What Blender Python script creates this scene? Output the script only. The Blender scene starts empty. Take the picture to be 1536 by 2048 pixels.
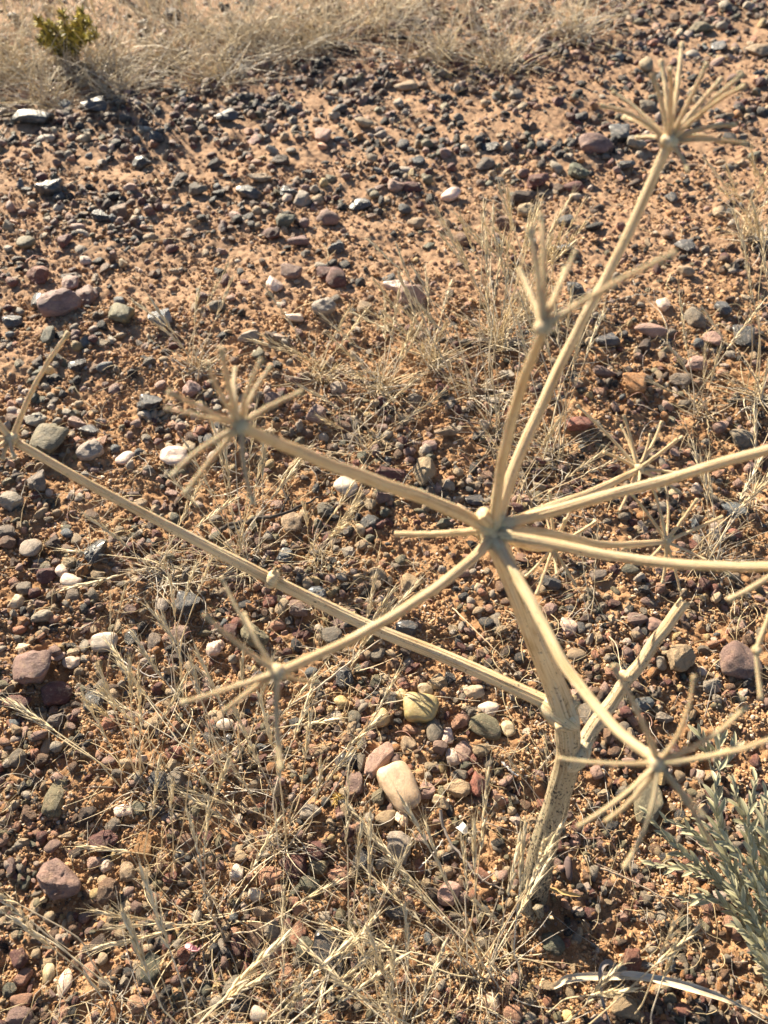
import bpy, math, random
import numpy as np
from mathutils import Vector, Matrix, Quaternion
R = math.radians
rng = np.random.default_rng(7)
random.seed(7)
S = bpy.context.scene
COL = S.collection

# ---------------------------------------------------------------- camera, sky, sun, exposure
CAM_H, PITCH, FPX = 0.80, R(50), 1547.0          # metres, below horizontal, focal length in photo pixels
cam = bpy.data.cameras.new('camera')
cam.sensor_fit = 'VERTICAL'; cam.sensor_height = 36.0; cam.lens = FPX / 2048 * 36.0
cam.clip_start = 0.02; cam.clip_end = 1000
cam.dof.use_dof = True; cam.dof.focus_distance = 0.84; cam.dof.aperture_fstop = 6.8
cam_o = bpy.data.objects.new('camera', cam); COL.objects.link(cam_o)
cam_o.location = (0, 0, CAM_H); cam_o.rotation_euler = (math.pi/2 - PITCH, 0, 0)
S.camera = cam_o
SUN_EL, SUN_AZ = R(27), R(-36)                   # azimuth clockwise from the way the camera looks
W = bpy.data.worlds.new('World'); S.world = W; W.use_nodes = True
wn = W.node_tree; sky = wn.nodes.new('ShaderNodeTexSky'); sky.sky_type = 'NISHITA'
sky.sun_disc = False; sky.sun_elevation = SUN_EL; sky.sun_rotation = SUN_AZ
sky.altitude = 800; sky.dust_density = 0.4; sky.air_density = 0.9
wn.links.new(sky.outputs[0], wn.nodes['Background'].inputs[0])
wn.nodes['Background'].inputs[1].default_value = 0.05
sun = bpy.data.lights.new('sun', 'SUN'); sun.energy = 5.0; sun.angle = R(0.55); sun.color = (1.0, 0.88, 0.68)
sun_o = bpy.data.objects.new('sun', sun); COL.objects.link(sun_o)
sdir = Vector((math.sin(SUN_AZ)*math.cos(SUN_EL), math.cos(SUN_AZ)*math.cos(SUN_EL), math.sin(SUN_EL)))
sun_o.rotation_euler = sdir.to_track_quat('Z', 'Y').to_euler(); sun_o.location = sdir*20
S.view_settings.view_transform = 'Standard'; S.view_settings.look = 'None'
S.view_settings.exposure = 1.7; S.view_settings.gamma = 1.0; S.view_settings.use_curve_mapping = False
S.render.engine = 'CYCLES'
S.cycles.max_bounces = 6; S.cycles.diffuse_bounces = 2; S.cycles.use_denoising = True

# ---------------------------------------------------------------- measuring the place
FWD = np.array([0, math.cos(PITCH), -math.sin(PITCH)]); UP = np.array([0, math.sin(PITCH), math.cos(PITCH)])
EYE = np.array([0, 0, CAM_H])
def ray(px, py):
    return FWD + np.array([(px-768)/FPX, 0, 0]) + (1024-py)/FPX*UP
def on_z(px, py, z=0.0):                          # surveyed point at height z
    d = ray(px, py); return EYE + d*((z-CAM_H)/d[2])
def at_d(px, py, dist):                           # surveyed point at a distance
    d = ray(px, py); return EYE + d/np.linalg.norm(d)*dist
def to_px(x, y, z=0.0):
    dx, dy, dz = x, y, z-CAM_H
    dep = np.maximum(dy*FWD[1]+dz*FWD[2], 0.05)
    return 768+FPX*dx/dep, 1024-FPX*(dy*UP[1]+dz*UP[2])/dep

# ---------------------------------------------------------------- noise and ground height
def perlin(x, y, seed=0):
    xi = np.floor(x).astype(np.int64); yi = np.floor(y).astype(np.int64)
    xf = x-xi; yf = y-yi
    u = xf*xf*xf*(xf*(xf*6-15)+10); v = yf*yf*yf*(yf*(yf*6-15)+10)
    def g(ix, iy, dx, dy):
        h = (ix*374761393 + iy*668265263 + seed*1442695041) & 0xffffffff
        h = ((h ^ (h >> 13))*1274126177) & 0xffffffff
        a = (h ^ (h >> 16)) % 4096 * (2*math.pi/4096)
        return np.cos(a)*dx+np.sin(a)*dy
    n0 = g(xi, yi, xf, yf)*(1-u)+g(xi+1, yi, xf-1, yf)*u
    n1 = g(xi, yi+1, xf, yf-1)*(1-u)+g(xi+1, yi+1, xf-1, yf-1)*u
    return (n0*(1-v)+n1*v)*1.5
def sstep(a, b, x):
    t = np.clip((x-a)/(b-a), 0, 1); return t*t*(3-2*t)
def sandy(x, y):                                  # 1 on the smooth sandy track, 0 on the crumbly foreground
    px, py = to_px(x, y)
    edge = 640 - 0.10*(px-768) + 60*perlin(x*3, y*3, 5)
    return sstep(edge+120, edge-60, py)
def ground_h(x, y):
    x = np.asarray(x, float); y = np.asarray(y, float)
    s = sandy(x, y); far = 1/(1+np.hypot(x, y)*0.12)
    h = 0.016*perlin(x*2.2, y*2.2, 1)+0.009*perlin(x*6, y*6, 2)
    h += (0.0060-0.0015*s)*perlin(x*17, y*17, 3)
    m = np.abs(perlin(x*38, y*38, 4)); h += (0.0056-0.0006*s)*(m-0.25)
    h += (0.0040-0.0002*s)*perlin(x*85, y*85, 6)
    c = perlin(x*150, y*150, 8); h += (0.0030-0.0008*s)*np.maximum(c, -0.1)
    c = perlin(x*330, y*330, 9); h += (0.0009-0.0005*s)*c
    return h*far
def gz(x, y): return float(ground_h(np.array([x]), np.array([y]))[0])

# ---------------------------------------------------------------- materials
def nt(name):
    m = bpy.data.materials.new(name); m.use_nodes = True
    n = m.node_tree; b = n.nodes['Principled BSDF']; return m, n, b
def mk(n, t, **k):
    q = n.nodes.new(t)
    for a, v in k.items():
        if a.startswith('_'): q.inputs[a[1:].replace('_', ' ')].default_value = v
        else: setattr(q, a, v)
    return q
def ramp(n, src, stops):
    r = n.nodes.new('ShaderNodeValToRGB'); e = r.color_ramp.elements
    while len(e) < len(stops): e.new(0.5)
    for i, (p, c) in enumerate(stops): e[i].position = p; e[i].color = (*c, 1) if len(c) == 3 else c
    n.links.new(src, r.inputs[0]); return r.outputs[0]
def mixc(n, a, b, f, mode='MIX'):
    m = n.nodes.new('ShaderNodeMix'); m.data_type = 'RGBA'; m.blend_type = mode
    for s, v in ((6, a), (7, b)):
        if isinstance(v, bpy.types.NodeSocket): n.links.new(v, m.inputs[s])
        else: m.inputs[s].default_value = (*v, 1)
    if isinstance(f, bpy.types.NodeSocket): n.links.new(f, m.inputs[0])
    else: m.inputs[0].default_value = f
    return m.outputs[2]
def noise(n, vec, scale, detail=4, rough=0.55):
    q = mk(n, 'ShaderNodeTexNoise', _Scale=scale, _Detail=detail, _Roughness=rough)
    if vec is not None: n.links.new(vec, q.inputs['Vector'])
    return q.outputs['Fac']
def bump(n, b, h, dist, strength=1.0, prev=None):
    q = mk(n, 'ShaderNodeBump', _Distance=dist, _Strength=strength); n.links.new(h, q.inputs['Height'])
    if prev is not None: n.links.new(prev, q.inputs['Normal'])
    n.links.new(q.outputs[0], b.inputs['Normal']); return q.outputs[0]

def soil_material():
    m, n, b = nt('sandy_soil')
    tc = mk(n, 'ShaderNodeTexCoord').outputs['Object']
    big = ramp(n, noise(n, tc, 4, 5), [(0.35, (0, 0, 0)), (0.65, (1, 1, 1))])
    col = mixc(n, (0.335, 0.195, 0.10), (0.45, 0.28, 0.155), big)
    att = mk(n, 'ShaderNodeAttribute', attribute_name='sandy').outputs['Fac']
    col = mixc(n, col, (0.40, 0.262, 0.166), att)
    mid = ramp(n, noise(n, tc, 60, 6, 0.65), [(0.33, (0.62, 0.52, 0.46)), (0.6, (1.0, 1.0, 1.0))])
    col = mixc(n, col, mid, 0.75, 'MULTIPLY')
    gr = ramp(n, noise(n, tc, 900, 2), [(0.36, (0.68, 0.62, 0.58)), (0.5, (1, 1, 1)), (0.7, (1.25, 1.2, 1.15))])
    col = mixc(n, col, gr, 0.8, 'MULTIPLY')
    n.links.new(col, b.inputs['Base Color']); b.inputs['Roughness'].default_value = 0.92
    b.inputs['Specular IOR Level'].default_value = 0.2
    b1 = bump(n, b, noise(n, tc, 320, 5, 0.7), 0.0022, 0.9)
    bump(n, b, noise(n, tc, 1300, 2), 0.0006, 0.7, b1)
    return m
def stone_material(name, rough, attr=None, sss=0.0, coat=0.0, spec=0.5):
    m, n, b = nt(name)
    tc = mk(n, 'ShaderNodeTexCoord').outputs['Object']
    oi = mk(n, 'ShaderNodeObjectInfo')
    off = mk(n, 'ShaderNodeVectorMath', operation='MULTIPLY_ADD')
    cmb = mk(n, 'ShaderNodeCombineXYZ')
    for i in range(3): n.links.new(oi.outputs['Random'], cmb.inputs[i])
    n.links.new(cmb.outputs[0], off.inputs[0]); off.inputs[1].default_value = (37, 61, 83); n.links.new(tc, off.inputs[2])
    v = off.outputs[0]
    if attr: base = mk(n, 'ShaderNodeAttribute', attribute_name=attr, attribute_type='INSTANCER').outputs['Color']
    else: base = oi.outputs['Color']
    f = noise(n, v, 1.6, 5, 0.6)
    tint = ramp(n, f, [(0.30, (0.55, 0.50, 0.47)), (0.48, (1, 1, 1)), (0.68, (1.35, 1.28, 1.2))])
    col = mixc(n, base, tint, 0.85, 'MULTIPLY')
    sp = ramp(n, noise(n, v, 11, 3, 0.7), [(0.36, (0.5, 0.46, 0.44)), (0.47, (1, 1, 1)), (0.60, (1, 1, 1)), (0.70, (1.5, 1.45, 1.35))])
    col = mixc(n, col, sp, 0.6 if not sss else 0.25, 'MULTIPLY')
    dm = ramp(n, noise(n, v, 2.6, 6, 0.75), [(0.52, (0, 0, 0)), (0.66, (1, 1, 1))])     # sandy crust left in hollows
    mm = mk(n, 'ShaderNodeMath', operation='MULTIPLY'); n.links.new(dm, mm.inputs[0]); mm.inputs[1].default_value = 0.28 if sss else 0.5
    col = mixc(n, col, (0.46, 0.31, 0.19), mm.outputs[0])
    n.links.new(col, b.inputs['Base Color'])
    rr = ramp(n, noise(n, v, 5, 4), [(0.3, (rough-0.08,)*3), (0.7, (min(1, rough+0.15),)*3)])
    n.links.new(rr, b.inputs['Roughness'])
    b.inputs['Specular IOR Level'].default_value = spec
    if sss:
        b.inputs['Subsurface Weight'].default_value = sss; b.inputs['Subsurface Scale'].default_value = 0.006
        b.inputs['Subsurface Radius'].default_value = (1, 0.6, 0.35)
    if coat: b.inputs['Coat Weight'].default_value = coat; b.inputs['Coat Roughness'].default_value = 0.28
    bump(n, b, noise(n, v, 5, 9, 0.75), 0.0050 if not sss else 0.0010, 0.9)
    return m
def plant_material():
    m, n, b = nt('dry_stem')
    uv = mk(n, 'ShaderNodeUVMap', uv_map='UVMap').outputs[0]
    def sc(x, y):
        q = mk(n, 'ShaderNodeMapping'); q.inputs['Scale'].default_value = (x, y, 1); n.links.new(uv, q.inputs[0]); return q.outputs[0]
    st = ramp(n, noise(n, sc(26, 14), 1, 4, 0.6), [(0.35, (0.40, 0.25, 0.11)), (0.42, (0.78, 0.58, 0.32)), (0.52, (0.91, 0.725, 0.44)), (0.68, (0.96, 0.83, 0.58))])
    big = ramp(n, noise(n, sc(3, 28), 1, 4), [(0.32, (0.76, 0.68, 0.58)), (0.5, (1.0, 1.0, 1.0))])
    col = mixc(n, st, big, 0.9, 'MULTIPLY')
    wz = ramp(n, noise(n, sc(4, 16), 1, 5, 0.7), [(0.54, (0, 0, 0)), (0.66, (0.5, 0.5, 0.5))]); col = mixc(n, col, (0.56, 0.52, 0.44), wz)
    fl = ramp(n, noise(n, sc(20, 420), 1, 3, 0.6), [(0.70, (0, 0, 0)), (0.73, (0.8, 0.8, 0.8))]); col = mixc(n, col, (0.16, 0.12, 0.08), fl)
    dirt = mk(n, 'ShaderNodeAttribute', attribute_name='dirt').outputs['Fac']
    # greyed lower stem
    g = noise(n, sc(18, 30), 1, 5, 0.7)
    mu = mk(n, 'ShaderNodeMath', operation='MULTIPLY'); n.links.new(dirt, mu.inputs[0]); mu.inputs[1].default_value = 0.95
    col = mixc(n, col, mixc(n, (0.13, 0.115, 0.09), (0.44, 0.37, 0.25), g), mu.outputs[0])
    # black fungus specks, thick where dirt is high
    s = noise(n, sc(17, 330), 1, 4, 0.65)
    pt = noise(n, sc(5, 45), 1, 3, 0.6); pm = mk(n, 'ShaderNodeMath', operation='MULTIPLY_ADD'); n.links.new(pt, pm.inputs[0]); pm.inputs[1].default_value = 0.45; n.links.new(s, pm.inputs[2])
    th = mk(n, 'ShaderNodeMath', operation='MULTIPLY_ADD'); n.links.new(dirt, th.inputs[0]); th.inputs[1].default_value = 0.13; n.links.new(pm.outputs[0], th.inputs[2])
    sp = ramp(n, th.outputs[0], [(0.865, (0, 0, 0)), (0.90, (1, 1, 1))])
    col = mixc(n, col, (0.05, 0.045, 0.04), sp)
    n.links.new(col, b.inputs['Base Color']); b.inputs['Roughness'].default_value = 0.48
    b.inputs['Specular IOR Level'].default_value = 0.4
    b.inputs['Subsurface Weight'].default_value = 0.12; b.inputs['Subsurface Scale'].default_value = 0.002
    bump(n, b, noise(n, sc(34, 9), 1, 5, 0.65), 0.0012, 0.9)
    tr = mk(n, 'ShaderNodeBsdfTranslucent'); n.links.new(col, tr.inputs[0]); mx = mk(n, 'ShaderNodeMixShader'); mx.inputs[0].default_value = 0.24
    n.links.new(b.outputs[0], mx.inputs[1]); n.links.new(tr.outputs[0], mx.inputs[2]); n.links.new(mx.outputs[0], n.nodes['Material Output'].inputs[0])
    return m
def straw_material(name, transl=0.32, rough=0.55):
    m, n, b = nt(name)
    a = mk(n, 'ShaderNodeAttribute', attribute_name='col').outputs['Color']
    tc = mk(n, 'ShaderNodeTexCoord').outputs['Object']
    t = ramp(n, noise(n, tc, 90, 4), [(0.3, (0.62, 0.55, 0.48)), (0.55, (1, 1, 1)), (0.75, (1.12, 1.1, 1.05))])
    col = mixc(n, a, t, 0.8, 'MULTIPLY'); n.links.new(col, b.inputs['Base Color'])
    b.inputs['Roughness'].default_value = rough; b.inputs['Specular IOR Level'].default_value = 0.35
    tr = mk(n, 'ShaderNodeBsdfTranslucent'); n.links.new(col, tr.inputs[0])
    mx = mk(n, 'ShaderNodeMixShader'); mx.inputs[0].default_value = transl
    n.links.new(b.outputs[0], mx.inputs[1]); n.links.new(tr.outputs[0], mx.inputs[2])
    n.links.new(mx.outputs[0], n.nodes['Material Output'].inputs[0]); return m
M_soil = soil_material()
M_stone = stone_material('weathered_stone', 0.62)
M_varnish = stone_material('dark_polished_stone', 0.36, coat=0.35, spec=0.7)
M_quartz = stone_material('quartz', 0.38, sss=0.35)
M_gravel = stone_material('gravel_stone', 0.55, attr='col')
M_plant = plant_material()
M_straw = straw_material('straw', 0.22)
M_leaf = straw_material('silver_leaf', 0.15, 0.6)
M_twig = straw_material('twig_bark', 0.0, 0.95)

# ---------------------------------------------------------------- mesh helpers
def mesh_from(name, V, F, mat=None, smooth=True, col=None, uv=None, attrs=None):
    me = bpy.data.meshes.new(name); V = np.asarray(V, np.float32); F = np.asarray(F, np.int32)
    k = F.shape[1]
    me.vertices.add(len(V)); me.vertices.foreach_set('co', V.ravel())
    me.loops.add(F.size); me.loops.foreach_set('vertex_index', F.ravel())
    me.polygons.add(len(F)); me.polygons.foreach_set('loop_start', np.arange(0, F.size, k, dtype=np.int32))
    me.polygons.foreach_set('loop_total', np.full(len(F), k, np.int32))
    me.polygons.foreach_set('use_smooth', np.full(len(F), smooth))
    if col is not None:
        a = me.attributes.new('col', 'FLOAT_COLOR', 'POINT'); c = np.ones((len(V), 4), np.float32); c[:, :3] = col
        a.data.foreach_set('color', c.ravel())
    for nme, v in (attrs or {}).items():
        a = me.attributes.new(nme, 'FLOAT', 'POINT'); a.data.foreach_set('value', np.asarray(v, np.float32))
    if uv is not None:
        l = me.uv_layers.new(name='UVMap'); l.data.foreach_set('uv', np.asarray(uv, np.float32)[F.ravel()].ravel())
    me.update(calc_edges=True)
    if mat: me.materials.append(mat)
    return me
def link(name, me, parent=None, loc=None, **props):
    o = bpy.data.objects.new(name, me); COL.objects.link(o)
    if parent: o.parent = parent
    if loc is not None: o.location = loc
    for k, v in props.items(): o[k] = v
    return o
def thing(name, label, cat, loc, group=None):
    o = link(name, None, None, loc); o.empty_display_size = 0.02; o['label'] = label; o['category'] = cat
    if group: o['group'] = group
    return o
def smooth_path(pts, n):
    P = np.asarray(pts, float)
    if len(P) == 2: t = np.linspace(0, 1, n)[:, None]; return P[0]*(1-t)+P[1]*t
    Q = np.vstack([2*P[0]-P[1], P, 2*P[-1]-P[-2]]); out = []
    ts = np.linspace(0, len(P)-1, n)
    for t in ts:
        i = min(int(t), len(P)-2); f = t-i; a, b, c, d = Q[i:i+4]
        out.append(0.5*((2*b)+(-a+c)*f+(2*a-5*b+4*c-d)*f*f+(-a+3*b-3*c+d)*f**3))
    return np.array(out)
def frames(P):
    T = np.gradient(P, axis=0); T /= np.linalg.norm(T, axis=1)[:, None]+1e-12
    n0 = np.cross(T[0], [0.31, 0.2, 0.93]); n0 /= np.linalg.norm(n0); N = [n0]
    for i in range(1, len(P)):
        v = N[-1]-T[i]*np.dot(N[-1], T[i]); N.append(v/np.linalg.norm(v))
    N = np.array(N); return T, N, np.cross(T, N)
def tube(path, rad, sides=24, ribs=9, ribamp=0.05, jag=0.0, seed=0, vscale=1.0, dirt=None, squash=None):
    """closed ribbed tube; returns V,F(quads),uv,dirt"""
    P = np.asarray(path, float); n = len(P); r = np.broadcast_to(np.asarray(rad, float), (n,))
    T, N, B = frames(P); th = np.linspace(0, 2*math.pi, sides, endpoint=False)
    L = np.concatenate([[0], np.cumsum(np.linalg.norm(np.diff(P, axis=0), axis=1))])
    rg = np.random.default_rng(seed); ph = rg.random()*6
    rr = 1+ribamp*(1-2*np.abs(np.sin(ribs*th/2+ph))**.7)[None, :]+0.03*perlin(np.cos(th)[None, :]*1.5+L[:, None]*30+seed, np.sin(th)[None, :]*1.5+L[:, None]*17, 3)
    V = P[:, None, :]+(r[:, None]*rr)[..., None]*(np.cos(th)[None, :, None]*N[:, None, :]+np.sin(th)[None, :, None]*B[:, None, :])
    if jag: V[-1] += T[-1]*(rg.random(sides)[:, None]-0.5)*jag
    V = V.reshape(-1, 3)
    uv = np.stack(np.broadcast_arrays((np.abs(th-math.pi)/math.pi)[None, :]+seed*0.37, L[:, None]*vscale+seed*1.7), -1).reshape(-1, 2)
    d = np.repeat(np.broadcast_to(0 if dirt is None else np.asarray(dirt, float), (n,)), sides)
    i = np.arange(n-1)[:, None]*sides; j = np.arange(sides)[None, :]; k = (j+1) % sides
    F = np.stack([i+j, i+k, i+sides+k, i+sides+j], -1).reshape(-1, 4)
    nv = len(V)
    for e, c in ((0, P[0]-T[0]*r[0]*0.15), (n-1, P[-1]-T[-1]*r[-1]*0.25)):       # ends: pith sunk a little in the rim
        V = np.vstack([V, c]); uv = np.vstack([uv, uv[e*sides]]); d = np.append(d, d[e*sides]); q = e*sides
        kk = np.arange(sides)
        f = np.stack([q+kk, q+(kk+1) % sides, np.full(sides, nv), np.full(sides, nv)], -1)
        tri = f[:, :3] if e == n-1 else f[:, [1, 0, 2]]
        F = np.vstack([F, np.column_stack([tri[:, 0], tri[:, 1], tri[:, 2], tri[:, 2]])]) if False else F
        caps = tri if e == 0 else np.vstack([caps, tri]); nv += 1
    return V, F, caps, uv, d
def tube_mesh(name, mat, parts):
    """parts: list of tube() results joined in one mesh with n-gon friendly loops"""
    Vs, faces, uvs, ds, o = [], [], [], [], 0
    for V, F, C, uv, d in parts:
        Vs.append(V); uvs.append(uv); ds.append(d); faces += (F+o).tolist(); faces += (C+o).tolist(); o += len(V)
    V = np.vstack(Vs); uv = np.vstack(uvs); d = np.concatenate(ds)
    me = bpy.data.meshes.new(name); me.from_pydata(V.tolist(), [], faces)
    me.polygons.foreach_set('use_smooth', np.ones(len(faces), bool))
    idx = np.empty(len(me.loops), np.int32); me.loops.foreach_get('vertex_index', idx)
    l = me.uv_layers.new(name='UVMap'); l.data.foreach_set('uv', uv[idx].astype(np.float32).ravel())
    a = me.attributes.new('dirt', 'FLOAT', 'POINT'); a.data.foreach_set('value', d.astype(np.float32))
    me.materials.append(mat); return me
def strands(name, P, rad, col, mat, sides=3, tip=0.3):
    """P (n,k,3) polylines -> one mesh of thin tubes (sides>=3) or ribbons (sides=2)"""
    n, k, _ = P.shape
    T = np.gradient(P, axis=1); T /= np.linalg.norm(T, axis=2, keepdims=True)+1e-12
    ref = rng.normal(size=(n, 1, 3)); N = np.cross(T, ref); N /= np.linalg.norm(N, axis=2, keepdims=True)+1e-12
    B = np.cross(T, N); taper = np.linspace(1, tip, k)[None, :]*np.asarray(rad)[:, None]
    th = np.arange(sides)*2*math.pi/sides
    V = P[:, :, None, :]+taper[..., None, None]*(np.cos(th)[:, None]*N[:, :, None, :]+np.sin(th)[:, None]*B[:, :, None, :])
    V = V.reshape(-1, 3); C = np.repeat(col, k*sides, axis=0)
    b = (np.arange(n)*k*sides)[:, None, None]; i = (np.arange(k-1)*sides)[None, :, None]
    ns = sides if sides > 2 else 1; j = np.arange(ns)[None, None, :]; kk = (j+1) % sides
    F = np.stack([b+i+j, b+i+kk, b+i+sides+kk, b+i+sides+j], -1).reshape(-1, 4)
    return mesh_from(name, V, F, mat, True, C)

# ---------------------------------------------------------------- ground
def build_ground():
    # rows by viewing angle, columns as a fan that widens away from the viewer, growing out to the horizon
    ang = np.concatenate([np.linspace(R(104), R(84), 70, endpoint=False), np.linspace(R(84), R(14.5), 840, endpoint=False), np.geomspace(R(14.5), R(0.12), 60)])
    ys = CAM_H/np.tan(ang)
    u = np.linspace(-1.25, 1.25, 720); ext = 1.25+np.geomspace(0.01, 60, 26)
    u = np.concatenate([-ext[::-1], u, ext])
    w = 0.50+0.62*np.maximum(ys, 0)
    X = u[None, :]*w[:, None]*0.8; Y = np.broadcast_to(ys[:, None], X.shape)
    x, y = X.ravel(), Y.ravel(); Z = ground_h(x, y)
    nr, nc = X.shape; i = np.arange(nr-1)[:, None]*nc; j = np.arange(nc-1)[None, :]
    F = np.stack([i+j, i+j+1, i+nc+j+1, i+nc+j], -1).reshape(-1, 4)
    me = mesh_from('ground', np.stack([x, y, Z], -1), F, M_soil, True, attrs={'sandy': sandy(x, y)})
    link('ground', me, kind='structure')
build_ground()

# ---------------------------------------------------------------- stone shapes
def ico(sub):
    import bmesh
    bm = bmesh.new(); bmesh.ops.create_icosphere(bm, subdivisions=sub, radius=1)
    V = np.array([v.co[:] for v in bm.verts]); F = np.array([[v.index for v in f.verts] for f in bm.faces]); bm.free(); return V, F
ICO = {s: ico(s) for s in (2, 3, 4)}
def n3(P, seed, f):
    return (perlin(P[:, 0]*f+seed*3.1, P[:, 1]*f+7.7, seed)+perlin(P[:, 1]*f-seed*1.7, P[:, 2]*f+3.3, seed+1)+perlin(P[:, 2]*f+seed, P[:, 0]*f-5.1, seed+2))/2
def stone_shape(seed, angular, sub, name_box=''):
    rg = np.random.default_rng(seed+100); V, F = ICO[sub]
    nn = rg.integers(7, 12) if angular > 0.5 else rg.integers(12, 20)
    A = rg.normal(size=(nn, 3)); A /= np.linalg.norm(A, axis=1)[:, None]
    d = rg.uniform(0.62 if angular > 0.5 else 0.8, 1.0, nn)
    q = np.maximum(V@A.T, 1e-3)/d; p = 4+max(angular, 0)*26
    r = (np.sum(q**p, axis=1))**(-1/p); r = np.minimum(r, 1.5)
    P = V*r[:, None]
    P += V*(n3(V, seed, 1.6)*(0.10+0.05*(angular > .5))+n3(V, seed+9, 3.2)*(0.015+0.10*angular)+n3(V, seed+19, 11)*0.036*angular)[:, None]
    if name_box == 'b':
        q = (np.abs(V)**3.6).sum(1)**(-1/3.6); P = V*(q*(1+n3(V, seed, 1.3)*.10+n3(V, seed+3, 3)*.02))[:, None]; P[:, 0] *= 1+.12*P[:, 1]
    P -= (P.max(0)+P.min(0))/2; P /= (P.max(0)-P.min(0))/2
    return P, F
MATS = {'s': M_stone, 'v': M_varnish, 'q': M_quartz}
def stone_template(seed, angular, sub, mat, name='stone'):
    P, F = stone_shape(seed, angular, sub, 'b' if angular < 0 else ''); me = mesh_from(name, P, F, mat, True)
    try: me.set_sharp_from_angle(angle=R(38 if angular > 0.5 else 80))
    except Exception: pass
    return me
TEMPL = {}
for shp, ang, cnt in (('a', 1.0, 10), ('s', 0.45, 8), ('r', 0.08, 9), ('b', -0.01, 2)):          # angular, subangular, rounded
    for i in range(cnt):
        for mk_ in 'svq': TEMPL[shp, i, mk_] = None
CNT = {'a': 10, 's': 8, 'r': 9, 'b': 2}
def templ(shp, i, mk_):
    if TEMPL[shp, i, mk_] is None: TEMPL[shp, i, mk_] = stone_template(ord(shp)*10+i, {'a': 1.0, 's': 0.45, 'r': 0.08, 'b': -0.01}[shp], 4 if shp != 'r' else 3, MATS[mk_])
    return TEMPL[shp, i, mk_]

# colour code -> (linear colour, material key, words)
PAL = dict(
    sl=((.058, .058, .060), 'v', 'dark slate-grey'), bk=((.024, .023, .023), 'v', 'black'), bl=((.14, .16, .175), 'v', 'blue-grey'),
    gr=((.21, .172, .132), 's', 'grey'), pg=((.40, .34, .265), 's', 'pale grey'), wh=((.52, .44, .35), 'q', 'white'),
    cr=((.55, .42, .27), 'q', 'cream'), ta=((.43, .31, .19), 's', 'tan'), ye=((.50, .36, .17), 'q', 'yellow'),
    oc=((.42, .20, .075), 's', 'ochre-brown'), ol=((.23, .20, .12), 's', 'olive-grey'), br=((.20, .115, .07), 's', 'brown'),
    ma=((.15, .058, .050), 's', 'maroon'), re=((.30, .12, .085), 's', 'red'), co=((.44, .20, .12), 's', 'orange-red'),
    pk=((.46, .29, .23), 's', 'pink'), pw=((.62, .48, .39), 'q', 'pinkish white'), mv=((.28, .175, .145), 's', 'mauve'),
    sa=((.50, .27, .17), 's', 'salmon'), gg=((.135, .135, .095), 's', 'greenish grey'), db=((.085, .055, .042), 's', 'dark brown'))
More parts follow.
